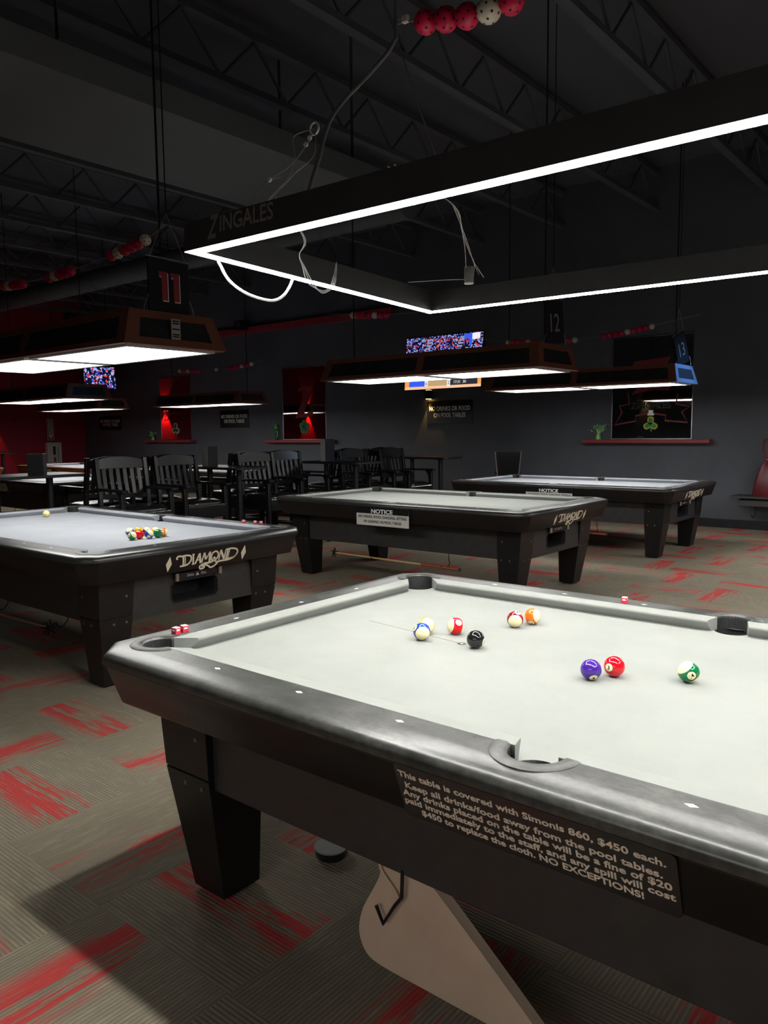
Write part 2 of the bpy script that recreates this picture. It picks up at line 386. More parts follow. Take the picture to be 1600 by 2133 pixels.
for x in (-16, -14, -12, -10, -8, -6): mb.tube([(x, 7, 4.42), (x+.04, 7, 4.42)], .197, 20)
tag(mb.build('air_duct', K['duct']), 'round black air duct in front of the red wall, running into the big duct', 'duct')

# ------------------------------------------------------------------ pool table
L, W = 2.54, 1.27
BED = RT-.042
def side(k):
    """(s along, t outward, z) of side k to table coordinates about the table centre on the floor"""
    return [lambda s, t, z: (s-L/2, -t-W/2, z), lambda s, t, z: (L/2+t, s-W/2, z),
            lambda s, t, z: (L/2-s, W/2+t, z), lambda s, t, z: (-L/2-t, W/2-s, z)][k]
def ends(t):
    q = .295-(.195-t)*sqrt(2); return q-t, q/2       # chamfer start, mid-chamfer coordinate
def arc(cx, cy, r, a0, a1, n=14): return [(cx+r*cos(a0+(a1-a0)*i/n), cy+r*sin(a0+(a1-a0)*i/n)) for i in range(n+1)]
def strip(mb, k, S, prof):
    f = side(k); rows = []
    for t, z in prof:
        e, m = ends(t); rows.append([f(-m, m, z), f(-e, t, z), f(S+e, t, z), f(S+m, m, z)])
    mb.loft(rows, False, close=False)

def logo_mesh(fn):
    mb = MB(); u = .44/6.6; wd = .0105
    def st(pts, sm=True, w=wd, dx=0):
        q = [(p[0]*u+dx, p[1]*u) for p in pts]; ribbon(mb, spline([(a, b, 0) for a, b in q], 7) if sm else q, w, fn)
    st([(-.15, .72), (-.2, .92), (.0, 1.04), (.25, .98), (.8, 1.0), (1.25, .88), (1.38, .5), (1.15, .12), (.7, 0), (.28, .0)])
    st([(.42, .97), (.55, .5), (.6, 0)]); st([(.62, .97), (.75, .5), (.8, .02)], w=.006)
    st([(1.52, 1), (1.7, 0)], False); st([(1.4, 1), (1.66, 1)], False, .006); st([(1.56, .0), (1.86, .0)], False, .006)
    st([(1.92, 0), (2.2, 1)], False); st([(2.2, 1), (2.52, 0)], False, .014); st([(2.0, .35), (2.42, .35)], False, .007)
    st([(2.62, 0), (2.72, 1)], False, .008); st([(2.72, 1), (3.05, .3)], False, .013); st([(3.05, .3), (3.38, 1)], False, .008); st([(3.38, 1), (3.5, 0)], False, .013)
    ribbon(mb, spline([(a*u, b*u, 0) for a, b in [(4.0, .97), (4.36, .75), (4.38, .3), (4.02, .03), (3.66, .25), (3.66, .75)]], 6, True), wd, fn, closed=True)
    st([(3.86, .22), (4.02, .34), (4.16, .12), (4.3, -.14), (4.9, -.12), (5.7, -.12), (6.3, .02), (6.62, .35)])
    st([(4.1, .08), (3.6, -.1), (2.95, -.12), (2.5, -.32), (2.62, -.6), (3.0, -.55), (2.95, -.34), (2.7, -.38)])
    st([(2.95, -.2), (3.4, -.38), (3.75, -.62), (4.15, -.55), (4.5, -.22)])
    st([(4.58, 0), (4.62, 1)], False, .008); st([(4.62, 1), (5.18, .02)], False, .014); st([(5.18, .02), (5.22, 1)], False, .008)
    st([(5.42, .0), (5.48, 1)], False); st([(5.62, .04), (5.66, .96)], False, .006)
    st([(5.2, .98), (5.9, 1.02), (6.5, .86), (6.68, .5), (6.4, .1), (5.9, .0), (5.3, .0)])
    for xc in (-.95, 7.45):
        mb.prism([(xc*u-.020, .025), (xc*u, -.024), (xc*u+.020, .025), (xc*u, .075)], fn, 0, .002)
    return mb
APR = [(.12, RT-.0445), (.1865, RT-.0445), (.186, RT-.049), (.184, RT-.052), (.146, RT-.165), (.142, RT-.17), (.05, RT-.17)]
slope = V((.186-.146, 0, .113)).normalized()          # up along the sloped apron
def make_table():
    root = empty('pool_table', (0, 0, 0))
    # slate bed under cloth
    e = .045; poly = []
    def crn(cx, cy, rot): 
        a = [(-.03+.06*cos(t), -.03+.06*sin(t)) for t in [radians(104.5-119*i/12) for i in range(13)]]
        if rot == 1: a = [(L-y, x) for x, y in a]
        if rot == 2: a = [(L-x, W-y) for x, y in a]
        if rot == 3: a = [(y, W-x) for x, y in a]
        return a
    sd = [(L/2-.056*sin(t), -.055+.056*cos(t)) for t in [radians(79-158*i/12) for i in range(13)]]
    poly = crn(0, 0, 0)+sd+crn(0, 0, 1)+crn(0, 0, 2)+[(L-x, W-y) for x, y in sd]+crn(0, 0, 3)
    MB().prism([(x-L/2, y-W/2) for x, y in poly], lambda a, b, h: (a, b, h), BED-.025, BED).build('playing_surface', K['cloth'], root, smooth=False)
    # cushions
    def cushion(k, sn0, sb0, sn1, sb1):
        f = side(k); prof = [(0, RT-.008), (.004, RT-.003), (.054, RT+.001), (.054, BED-.002), (.022, BED-.002), (.0, RT-.013)]; T = .054
        return MB().loft([[f(sn0+(sb0-sn0)*t/T, t, z) for t, z in prof], [f(sn1+(sb1-sn1)*t/T, t, z) for t, z in prof]]).build('cushion', K['cloth'], root, bevel=.0015)
    for k in (0, 2):
        cushion(k, .085, .021, L/2-.065, L/2-.048); cushion(k, L/2+.065, L/2+.048, L-.085, L-.021)
    for k in (1, 3): cushion(k, .085, .021, W-.085, W-.021)
    # wooden top rails, one mesh a side, cut round the pockets
    for k in range(4):
        S = L if k in (0, 2) else W; f = side(k); mb = MB()
        e15, m15 = ends(.122)
        ca = lambda: arc(S+.03, .03, .07, pi/4, pi-.29, 12)
        inner = ca()
        if k in (0, 2): inner += [(S/2+.07, .052)]+[(S/2+.062*cos(t), .055+.062*sin(t)) for t in [radians(180*i/16) for i in range(17)]]+[(S/2-.07, .052)]
        inner += [(S-x, y) for x, y in ca()][::-1]
        top = [(-m15, m15), (-e15, .122), (S+e15, .122), (S+m15, m15)]+inner
        mb.add([f(s, t, RT) for s, t in top], [tuple(range(len(top)))])
        strip(mb, k, S, [(.122, RT), (.132, RT-.0005), (.146, RT-.0016), (.163, RT-.0040), (.178, RT-.0074), (.1865, RT-.0117), (.192, RT-.0178), (.1948, RT-.025), (.195, RT-.041), (.190, RT-.044), (.18, RT-.046), (.10, RT-.046)])
        mb.build('top_rail', K['rail'], root, ang=50)
    # aprons
    for k in range(4):
        S = L if k in (0, 2) else W; mb = MB(); strip(mb, k, S, APR)
        ap = mb.build('apron', K['black'], root)
        if k == 1:
            up = slope*-1; nrm = V((.113, 0, .04)).normalized()*1
            upv = V((.04, 0, .113)).normalized(); n2 = V((.113, 0, -.04)).normalized()
            o0 = V((L/2+.186-.04*.036/.113*1.62, 0, RT-.049-.060))
            fn = lambda a, b, h: tuple(o0+V((0, 1, 0))*(a-.215)+upv*(b-.028)+n2*(h+.0006))
            logo_mesh(fn).build('logo', K['cream'], ap, smooth=False)
    # pockets
    def horseshoe(cx, cy, a0, a1, ro, ri, z0):
        mb = MB(); rings = []; n = 26
        for i in range(n+1):
            a = a0+(a1-a0)*i/n; ring = []
            for r, z in [(ri, -.05), (ri, -.004), (ri+.004, .001), (ri+.010, .004), (ro-.008, .0035), (ro-.002, .001), (ro, -.006)]:
                ring.append((cx+r*cos(a), cy+r*sin(a), z0+z))
            rings.append(ring)
        mb.loft(rings, True, close=False); return mb
    def cup(cx, cy):
        return MB().loft([[(cx+r*cos(2*pi*i/24), cy+r*sin(2*pi*i/24), z) for i in range(24)] for r, z in [(.0575, BED-.001), (.057, BED-.02), (.056, RT-.15), (.001, RT-.152)]], False)
    def wallp(cx, cy, a0, a1):
        mb = MB(); rings = []
        for i in range(19):
            a = a0+(a1-a0)*i/18; rings.append([(cx+r*cos(a), cy+r*sin(a), z) for r, z in [(.0575, RT-.003), (.0565, RT-.02), (.057, BED-.03)]])
        return mb.loft(rings, False, close=False)
    for (px, py, a) in [(-.03, -.03, 225), (L+.03, -.03, 315), (L+.03, W+.03, 45), (-.03, W+.03, 135)]:
        a = radians(a); po = horseshoe(px-L/2, py-W/2, a-radians(116), a+radians(116), .098, .058, RT).build('pocket', K['rubber'], root)
        wallp(px-L/2, py-W/2, a-radians(112), a+radians(112)).build('pocket_liner', K['pocket'], po); cup(px-L/2, py-W/2).build('pocket_cup', K['pocket'], po)
    for (px, py, a) in [(L/2, -.055, 270), (L/2, W+.055, 90)]:
        a = radians(a); po = horseshoe(px-L/2, py-W/2, a-radians(92), a+radians(92), .097, .057, RT).build('pocket', K['rubber'], root)
        wallp(px-L/2, py-W/2, a-radians(105), a+radians(105)).build('pocket_liner', K['pocket'], po); cup(px-L/2, py-W/2).build('pocket_cup', K['pocket'], po)
    # sights
    for k in range(4):
        S, ks = (L, (1, 2, 3, 5, 6, 7)) if k in (0, 2) else (W, (1, 2, 3)); f = side(k)
        for i in ks:
            s = i*S/(8 if S == L else 4)
            MB().prism([(s-.0125, .094), (s, .094-.007), (s+.0125, .094), (s, .094+.007)], f, RT-.001, RT+.0006).build('sight', K['white'], root, smooth=False)
    # legs with bolts
    for sx in (-1, 1):
        for sy in (-1, 1):
            def ring(ox, oy, wd, z, ins=0):
                xs = (L/2+ox-ins, L/2+ox-wd+ins); ys = (W/2+oy-ins, W/2+oy-wd+ins)
                return [(sx*xs[0], sy*ys[0], z), (sx*xs[1], sy*ys[0], z), (sx*xs[1], sy*ys[1], z), (sx*xs[0], sy*ys[1], z)]
            zs = RT-.395
            lg = MB().loft([ring(.062, .032, .228, RT-.169), ring(.0425, .0255, .212, zs+.003), ring(.042, .025, .212, zs, .005), ring(.042, .025, .212, zs-.003), ring(-.020, -.022, .145, .012)]).build('leg', K['leg'], root, bevel=.002, smooth=False)
            MB().lathe([(.045, 0), (.05, .004), (.05, .012), (.03, .017)], 16, (sx*(L/2-.105), sy*(W/2-.105), 0)).build('leveler', K['rubber'], lg)
            for (d, z) in [(.04, zs+.12), (.045, zs-.035), (.125, zs-.035)]:
                g = lambda zz: (.062+(zz-(RT-.169))*(.062-.0425)/(RT-.169-zs) if zz > zs else .042+(zz-zs)*(.042+.024)/(zs-.016), .032+(zz-(RT-.169))*(.032-.0255)/(RT-.169-zs) if zz > zs else .025+(zz-zs)*(.05)/(zs-.016))
                ox, oy = g(z); x = L/2+ox; y = W/2+oy
                MB().tube([(sx*(x-.004), sy*(y-.212+d), z), (sx*(x+.0025), sy*(y-.212+d), z)], .0075, 10).build('bolt', K['darksteel'], lg)
                MB().tube([(sx*(x-.212+d), sy*(y-.004), z), (sx*(x-.212+d), sy*(y+.0025), z)], .0075, 10).build('bolt', K['darksteel'], lg)
    # cabinet panels
    zb, zt = RT-.43, RT-.165
    for sy in (-1, 1): MB().box((-L/2+.155, min(sy*(W/2-.022), sy*(W/2+.003)), zb), (L/2-.155, max(sy*(W/2-.022), sy*(W/2+.003)), zt)).build('side_panel', K['panel'], root, bevel=.003)
    for sx in (-1, 1):
        x0, x1 = (L/2+.012, L/2+.037) if sx > 0 else (-L/2-.037, -L/2-.012)
        ya, yb, za, zc = -W/2+.46, -W/2+.80, RT-.372, RT-.252
        ring_o = [(-W/2+.165, zb), (W/2-.165, zb), (W/2-.165, zt), (-W/2+.165, zt)]
        hole = [(ya+.02, za), (yb-.02, za), (yb, za+.02), (yb, zc-.02), (yb-.02, zc), (ya+.02, zc), (ya, zc-.02), (ya, za+.02)]
        mb = MB()
        for xx in (x0, x1):
            vs = [(xx, a, b) for a, b in ring_o+hole]
            mb.add(vs, [(0, 1, 5, 4), (1, 6, 5), (1, 2, 7, 6), (2, 8, 7), (2, 3, 9, 8), (3, 10, 9), (3, 0, 11, 10), (0, 4, 11)])
        for i in range(4): j = (i+1) % 4; mb.add([(x0, *ring_o[i]), (x0, *ring_o[j]), (x1, *ring_o[j]), (x1, *ring_o[i])], [(0, 1, 2, 3)])
        for i in range(8): j = (i+1) % 8; mb.add([(x0, *hole[i]), (x0, *hole[j]), (x1, *hole[j]), (x1, *hole[i])], [(0, 1, 2, 3)])
        ep = mb.build('end_panel', K['panel'], root, smooth=False)
        mb = MB(); xin = x0-.16*sx if sx > 0 else x1+.16; xo = x0 if sx > 0 else x1
        a = [(xo, p, q) for p, q in hole]; b = [(xin, p, q) for p, q in hole]; mb.loft([a, b], False); mb.add(b, [tuple(range(8))])
        mb.build('ball_box', K['dark'], ep, smooth=False)
        mb = MB(); xf = x1 if sx > 0 else x0
        cy, cz = (ya+yb)/2, (za+zc)/2
        grow = lambda g: [(cy+(p-cy)*(1+g/.17), cz+(q-cz)*(1+g/.058)) for p, q in hole]
        h0, h1 = hole, grow(.007)
        mb.loft([[(xf+sx*d, p, q) for p, q in hh] for hh, d in ((h1, 0), (h1, .004), (h0, .004), (h0, -.004))], False)
        mb.build('opening_trim', K['blackmetal'], ep, smooth=False)
        if sx > 0:
            cp = MB().box((x1, -W/2+.475, RT-.238), (x1+.018, -W/2+.81, RT-.196)).build('counter_bar', K['sign_black'], root, bevel=.004)
            for yy in (-W/2+.485, -W/2+.81): MB().tube([(x1+.022, yy, RT-.242), (x1+.022, yy, RT-.196)], .014, 12).build('counter_knob', K['steel'], cp)
            mbd = MB(); mbd.prism([(-.0085, RT-.228), (.0165, RT-.228), (.004, RT-.206)], lambda p, q, h: (x1+.018+h, p+.0, q), 0, .001)
            text('lettering', [text_mesh('Delta', (x1+.0182, -.046, RT-.218), (0, 1, 0), (0, 0, 1), None, .016, .0008), text_mesh('Elite', (x1+.0182, .052, RT-.218), (0, 1, 0), (0, 0, 1), None, .016, .0008)], K['grey_text'], cp)
            mbd.build('triangle_mark', K['grey_text'], cp, smooth=False)
    # hooks for the bridge
    for x in (-.42, .42):
        y = -W/2+.26; MB().tube(spline([(x, y, zb+.12), (x, y, zb-.09), (x+.01, y, zb-.14), (x-.03, y-.03, zb-.19), (x-.05, y-.05, zb-.16)], 5), .004, 6).build('bridge_hook', K['blackmetal'], root)
    return root
NT = 'NO DRINKS, FOOD, DANCING, SITTING', 'OR LEANING ON POOL TABLES'
def notice(root):
    y = -W/2-.192
    MB().box((.0-.30, y-.003, RT-.209), (.31, y, RT-.049)).build('notice_sign', K['sign_white'], root, bevel=.002)
    s = [c for c in root.children if c.name.startswith('notice_sign')][-1]
    MB().box((-.30, y-.0042, RT-.100), (.31, y-.003, RT-.049)).build('sign_header', K['sign_black'], s, smooth=False)
    text('lettering', [text_mesh('NOTICE', (.005, y-.0042, RT-.076), (1, 0, 0), (0, 0, 1), .25, .036, .001, .03)], K['white'], s)
    text('lettering', [text_mesh(NT[0], (.005, y-.003, RT-.128), (1, 0, 0), (0, 0, 1), .56, .023, .001, .02), text_mesh(NT[1], (.005, y-.003, RT-.172), (1, 0, 0), (0, 0, 1), .44, .023, .001, .02)], K['sign_black'], s)
def fine_sign(root):
    # plate screwed on the sloped apron, tilted like it
    upv = V((0, -.04, .113)).normalized(); n = V((0, -.113, -.04)).normalized()
    c = V((.035, -W/2-.166, RT-.106)); rt = V((1, 0, 0))
    fn = lambda a, b, h: tuple(c+rt*a+upv*b+n*(h+.003))
    w2, h2, r = .292, .071, .012
    poly = arc(w2-r, h2-r, r, 0, pi/2, 4)+arc(-w2+r, h2-r, r, pi/2, pi, 4)+arc(-w2+r, -h2+r, r, pi, 1.5*pi, 4)+arc(w2-r, -h2+r, r, 1.5*pi, 2*pi, 4)
    s = MB().prism(poly, fn, 0, .004).build('fine_sign', K['sign_black'], root, smooth=False)
    rows = [('This table is covered with Simonis 860, $450 each.', -.284, .274, .048), ('Keep all drinks/food away from the pool tables.', -.272, .266, .020), ('Any drinks placed on the table will be a fine of $20', -.284, .280, -.002),
            ('paid immediately to the staff, and any spill will cost', -.284, .284, -.0235), ('$450 to replace the cloth. NO EXCEPTIONS!', -.245, .228, -.046)]
    text('lettering', [text_mesh(t, fn((a+b)/2, z-.002, .0042), rt, upv, b-a, .0150, .0008, .022) for t, a, b, z in rows], K['beige_text'], s)

def remat(root, swaps):
    for o in [root]+list(root.children_recursive):
        if o.type != 'MESH': continue
        for i, s in enumerate(o.material_slots):
            if s.material in swaps: s.link = 'OBJECT'; s.material = swaps[o.data.materials[i]]
proto = make_table()
TG = 'pool tables'
def place(o, x, y): o.location = (x+L/2, y+W/2, 0); return o
TABS = {}
spec = [('front', 0, 0, 'large front pool table with pale grey cloth and the fine warning sign on its side'),
        ('eleven', -4.50056, .88236, 'black pool table at left with racked balls, under the lamp marked 11'),
        ('twelve', -3.69753, 4.14671, 'middle black pool table with the full notice sign, under the lamp marked 12'),
        ('thirteen', -3.59541, 7.14884, 'rear right black pool table nearest the back wall, its notice sign half hidden'),
        ('b2', -10.9, 3.98, 'black pool table behind the pub table with the big black menu box, at left'),
        ('b3', -10.85, 7.2, 'far black pool table seen behind the slatted chairs, below the left mirror'),
        ('c3', -14.7, 6.75, 'brown wooden pool table in the far left corner with a notice sign'),
        ('c2', -16.75, 4.5, 'brown wooden pool table cut off by the left photo edge')]
for i, (k, x, y, lab) in enumerate(spec):
    TABS[k] = copy_tree(proto) if i else proto
for k, x, y, lab in spec: place(TABS[k], x, y); tag(TABS[k], lab, 'pool table', TG)
for k in ('twelve', 'thirteen', 'c3'): notice(TABS[k])
for k in ('front', 'b2'): fine_sign(TABS[k])
for k in ('eleven', 'thirteen', 'b2', 'b3'): remat(TABS[k], {K['cloth']: K['cloth_blue']})
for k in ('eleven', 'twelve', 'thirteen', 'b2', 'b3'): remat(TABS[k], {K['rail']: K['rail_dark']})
for k in ('c3', 'c2'): remat(TABS[k], {K['black']: K['tablewood'], K['rail']: K['tablewood'], K['panel']: K['tablewood'], K['leg']: K['tablewood'], K['cloth']: K['cloth_blue']})
FT = TABS['front']
# only on the front table: foot spot, beige trough and bent hook under the near side
sp = MB(); fo = lambda x, y, z=0: (x-L/2, y-W/2, z)
sp.lathe([(.0145, 0), (.0145, .0006), (.0055, .0006)], 20, fo(.6288, .6440, BED)); sp.build('foot_spot', K['rubber'], FT)
MB().lathe([(.0050, 0), (.0048, .0009)], 12, fo(.6288, .6440, BED)).build('foot_spot_center', K['cream'], FT)
mb = MB(); ribbon(mb, [(.19, .70), (.62, .646)], .0022, lambda a, b, h: fo(a, b, BED+h), .0004); mb.build('chalk_line', K['rubber'], FT, smooth=False)
out = spline([(.80, .40, 0), (.795, .335, 0), (.775, .29, 0), (.735, .215, 0), (.722, .15, 0), (.745, .10, 0), (.80, .085, 0), (.95, .085, 0), (1.15, .085, 0), (1.29, .085, 0), (1.27, .11, 0), (1.10, .25, 0), (.91, .40, 0)], 5)
n = len(out); rings = []
for yy, g in ((.02, 1), (.035, 1), (.05, .985)): rings.append([fo(1.25+(p.x-1.25)*g, yy+.05*max(0, .36-p.y)*0, p.y) for p in out])
MB().loft(rings).build('ball_trough', K['beige'], FT)
MB().tube(spline([fo(.803, .012, .40), fo(.805, .012, .355), fo(.85, .010, .315), fo(.862, .008, .30)], 5), .004, 6).build('trough_seam', K['beige'], FT)
MB().tube([fo(.885, -.002, .385), fo(.882, -.002, .315), fo(.86, -.002, .285), fo(.822, -.002, .222), fo(.800, -.002, .262)], .0048, 8).build('bent_hook', K['blackmetal'], FT)

# ------------------------------------------------------------------ balls
BR = .0285
BC = {1: G(236, 176, 24), 2: G(28, 70, 170), 3: G(224, 16, 34), 4: G(74, 40, 152), 5: G(236, 110, 20), 6: G(14, 112, 66), 7: G(140, 20, 40), 8: (.012, .012, .013)}
BM = {}
sphere_me = MB().sphere((0, 0, 0), BR, 40, 24).mesh('ball', K['white'], True, 180)
def ball(num, x, y, pole, nd, label, group):
    p = V((x, y, BED+BR))
    if num not in BM: BM[num] = ball_mat('ball_%d' % num, BC[num if num <= 8 else num-8], num > 8)
    o = bpy.data.objects.new('pool_ball', sphere_me); C.objects.link(o)
    o.material_slots[0].link = 'OBJECT'; o.material_slots[0].material = BM[num]
    T = (CAM-p).normalized(); Rv = (CR-T*CR.dot(T)).normalized(); Uv = T.cross(Rv)
    view = lambda d: (Rv*d[0]+Uv*d[1]+T*d[2]).normalized()
    z = view(pole); xx = view(nd); xx = (xx-z*xx.dot(z)).normalized() if num > 8 else xx
    if num <= 8: z = (z-xx*z.dot(xx)).normalized()
    yy = z.cross(xx); o.matrix_world = Matrix.Translation(p) @ Matrix((xx, yy, z)).transposed().to_4x4()
    tag(o, label, 'ball', group)
    me = text_mesh(str(num), (0, 0, 0), (0, 1, 0), (0, 0, 1), None, .0105, .0005, .02)
    for v in me.vertices: v.co = V((BR, v.co.y, v.co.z)).normalized()*(BR+.00025)
    text('number', [me], K['sign_black'], o)
    return o
GF = 'balls on the front table'; GL = 'racked balls on the table under lamp 11'
for a in [(10, .499, .603, (.15, -.4, .9), (-.75, .35, .5), 'blue and cream striped ball in front of the yellow striped ball'),
          (9, .464, .676, (.25, .15, .95), (-.9, .4, .2), 'yellow and cream striped ball half behind the blue striped ball'),
          (11, .547, .730, (-.82, .12, .35), (.35, .42, .8), 'red and cream striped ball behind the black ball'),
          (8, .691, .629, (0, 1, 0), (.93, -.3, .2), 'solid black ball beside the foot spot'),
          (15, .660, .932, (.0, -.42, .9), (.35, .75, .5), 'maroon and cream striped ball beside the orange striped ball'),
          (13, .687, 1.006, (.88, .1, .45), (-.2, -.8, .5), 'orange and cream striped ball nearest the far rail'),
          (4, 1.111, .556, (0, .5, .8), (.2, -.82, .52), 'solid purple ball touching distance left of the solid red ball'),
          (3, 1.150, .622, (.3, .9, 0), (-.55, -.12, .83), 'solid red ball right beside the purple ball'),
          (14, 1.329, .694, (-.52, .74, .45), (.22, -.32, .92), 'green and cream striped ball furthest right, alone on the cloth')]: ball(*a, GF)
lx, ly = TABS['eleven'].location.x-L/2, TABS['eleven'].location.y-W/2
for a in [(14, 2.070, .530, (.6, .5, .5), (-.35, .35, .85), 'green and cream striped ball at the near left of the racked balls'), (3, 2.055, .594, (0, 1, 0), (-.5, .8, 0), 'solid red ball between the striped green and blue racked balls'),
          (10, 2.097, .640, (.55, .6, .5), (.2, -.2, .95), 'blue and cream striped ball in the middle of the racked balls'), (6, 2.105, .700, (0, 1, 0), (.8, .3, -.2), 'solid green ball left of the orange racked ball'),
          (13, 2.087, .758, (.95, .1, .2), (.0, .05, .98), 'orange striped ball at the right end of the racked balls'), (12, 1.880, .636, (-.3, .8, .5), (.2, -.5, .8), 'purple striped ball behind the green striped racked ball'),
          (1, 1.885, .700, (0, 1, 0), (0, .2, -1), 'yellow ball peeping over the solid red racked ball'), (15, 1.945, .722, (.3, .8, .5), (-.6, .6, .2), 'maroon striped ball peeping over the blue striped racked ball'), (9, 1.992, .760, (.2, .9, .4), (-.6, .3, .2), 'yellow striped ball peeping over the solid green racked ball')]:
    ball(a[0], lx+a[1], ly+a[2], *a[3:], GL)
o = bpy.data.objects.new('cue_ball', MB().sphere((0, 0, 0), BR, 32, 20).mesh('cue_ball', pmat('cream_cue_ball', G(240, 226, 160), .03, 20, .1), True, 180)); C.objects.link(o)
o.location = (lx+.207, ly+.918, BED+BR+.0004); tag(o, 'cream cue ball alone near the far left cushion of the left table', 'ball')
MB().tube([V((.75, -.62, -.2)).normalized()*(BR-.0012), V((.75, -.62, -.2)).normalized()*(BR+.0002)], .004, 10).build('ball_spot', K['digitred'], o)

# ------------------------------------------------------------------ chalk cubes
def chalk(x, y, rz, lab, grp):
    r = empty('chalk_cube', (x, y, RT), rz); tag(r, lab, 'chalk', grp); h = .0105
    MB().box((-h, -h, .0), (h, h, .0185)).build('paper_label', K['chalk'], r, bevel=.001)
    MB().box((-h*.97, -h*.97, .0185), (h*.97, h*.97, .0215)).build('chalk_face', K['chalktop'], r, bevel=.002)
    m = MB(); m.box((-h*.6, -h-.0003, .010), (h*.6, -h, .0155)); m.box((h, -h*.6, .010), (h+.0003, h*.6, .0155)); m.build('print', K['chalkwhite'], r, smooth=False)
GC = 'chalk cubes on the rails'
chalk(-.088, .063, .15, 'left pink-red chalk cube of the pair on the front table rail', GC); chalk(-.090, .096, -.1, 'right pink-red chalk cube of the pair on the front table rail', GC)
chalk(.884, W+.080, .2, 'single pink-red chalk cube on the far long rail of the front table', GC)
for x, lab in ((2.208, 'left one, apart,'), (2.319, 'middle one'), (2.376, 'right one')):
    chalk(lx+x, ly+W+.078+(x-2.2)*.1, .3*x, 'pink chalk cube, %s of three on the far rail of the left table' % lab, GC)

# ------------------------------------------------------------------ mechanical bridges hung under the tables
def bridge(T, lab, x0=-.98, x1=.55, dy=0):
    r = empty('mechanical_bridge', (T.location.x, T.location.y-W/2+.225+dy, 0)); tag(r, lab, 'mechanical bridge', 'mechanical bridges'); z = RT-.43-.172
    MB().tube([(x0, 0, z+.012), (x1-.42, 0, z)], [.0065, .0105], 10).build('shaft', K['cue'], r); MB().tube([(x1-.42, 0, z), (x1, 0, z-.006)], [.0106, .0145], 12).build('handle', K['butt'], r)
    MB().tube([(x1, 0, z-.006), (x1+.018, 0, z-.0065)], .0148, 12).build('bumper', K['rubber'], r)
    m = MB(); c = V((x0, 0, z+.012))
    m.tube([c+V((-.012, 0, 0)), c+V((.02, 0, 0))], .011, 10)
    for i in range(8):
        a = 2*pi*i/8+.2; p = V((0, cos(a), sin(a))); m.tube([c, c+p*.030, c+p*.052+V((.014*(-1)**i, 0, 0))], [.005, .0055, .004], 6)
    m.build('bridge_head', K['blackmetal'], r)
bridge(TABS['twelve'], 'cue-like bridge stick with red-brown handle hanging under the middle table'); bridge(TABS['thirteen'], 'bridge stick whose black head shows beside the leg under the rear right table', -.9, .55)
bridge(TABS['eleven'], 'bridge stick with a star-shaped head hanging low under the left table', -.46, 1.0)
b = [o for o in C.objects if o.name.startswith('mechanical_bridge')][-1]; b.rotation_euler = (0, 0, pi); b.location.y -= .105

# ------------------------------------------------------------------ LED frame over the front table
FO = V((.0227, .0653, 1.1822+RT)); FX = V((cos(.0078), sin(.0078), -.0063)); FY = V((-sin(.0078), cos(.0078), -.0335)); FL, FWD = 2.52, 1.262
lf = empty('led_light_frame', FO); lf.rotation_mode = 'QUATERNION'
FX.normalize(); FZ = FX.cross(FY).normalized(); FY = FZ.cross(FX)
lf.rotation_quaternion = Matrix((FX, FY, FZ)).transposed().to_quaternion()
tag(lf, 'glowing white rectangular light frame hanging over the front pool table', 'light')
bw, bh = .041, .082
for a, b_ in [((0, 0), (FL, bw)), ((0, FWD-bw), (FL, FWD)), ((0, bw), (bw, FWD-bw)), ((FL-bw, bw), (FL, FWD-bw))]:
    br = MB().box((a[0], a[1], 0), (b_[0], b_[1], bh)).build('frame_bar', K['fascia'], lf, smooth=False)
    MB().box((a[0]+.001, a[1]+.001, -.0008), (b_[0]-.001, b_[1]-.001, 0)).build('diffuser', K['led'], br, smooth=False)
    if a == (0, 0): text('lettering', [text_mesh('Z', (.135, -.0002, .052), (1, 0, 0), (0, 0, 1), .052, .062, .0008, .02, .35), text_mesh('INGALES', (.275, -.0002, .055), (1, 0, 0), (0, 0, 1), .22, .044, .0008, .012)], K['dim_text'], br)
LP = lambda x, y, z: tuple(FO+FX*x+FY*y+FZ*z)
A = V((.425, .615, 2.713))                    # where the wires meet
def rail3(name, pts, r, m, par=None, n=6, sp=8): return MB().tube(spline(pts, sp), r, n).build(name, m, par)
cb = empty('power_cord', (A.x, A.y, 0)); tag(cb, 'thick grey cord sagging from the ceiling to the light frame', 'cord')
def px(xp, yp, Y):                            # point of the photograph carried to the vertical plane y = Y
    d = fw+CR*((xp-800)/F)-CU*((yp-1066.5)/F); return CAM+d*((Y-CAM.y)/d.y)
off = V((A.x, A.y, 0))
top = px(824, 36, .615)
pts = [V((top.x, .615, ZC-.01)), V((top.x, .615, 3.4)), px(825, 20, .615), px(820, 88, .60), px(775, 148, .55), px(712, 215, .45), px(683, 262, .38), px(664, 330, .30), px(643, 402, .22), px(628, 470, .17)-V((0, 0, .0))]
rail3('cord', [p-off for p in pts], .0065, K['cable'], cb, 8)
wr = empty('hanging_wires', off); tag(wr, 'thin steel wires tied from the ceiling anchor to the light frame', 'wire')
rail3('wire', [p-off for p in (px(823, 70, .615), px(866, 203, .34), px(910, 331, .085))], .0018, K['wire'], wr, 5, 2)
ring = px(655, 268, .40)
MB().tube(spline([ring+V((.018*cos(t), 0, .018*sin(t))) - off for t in [2*pi*i/10 for i in range(10)]], 4, True)+[ring+V((.018, 0, 0))-off], .003, 6).build('wire_ring', K['knot'], wr)
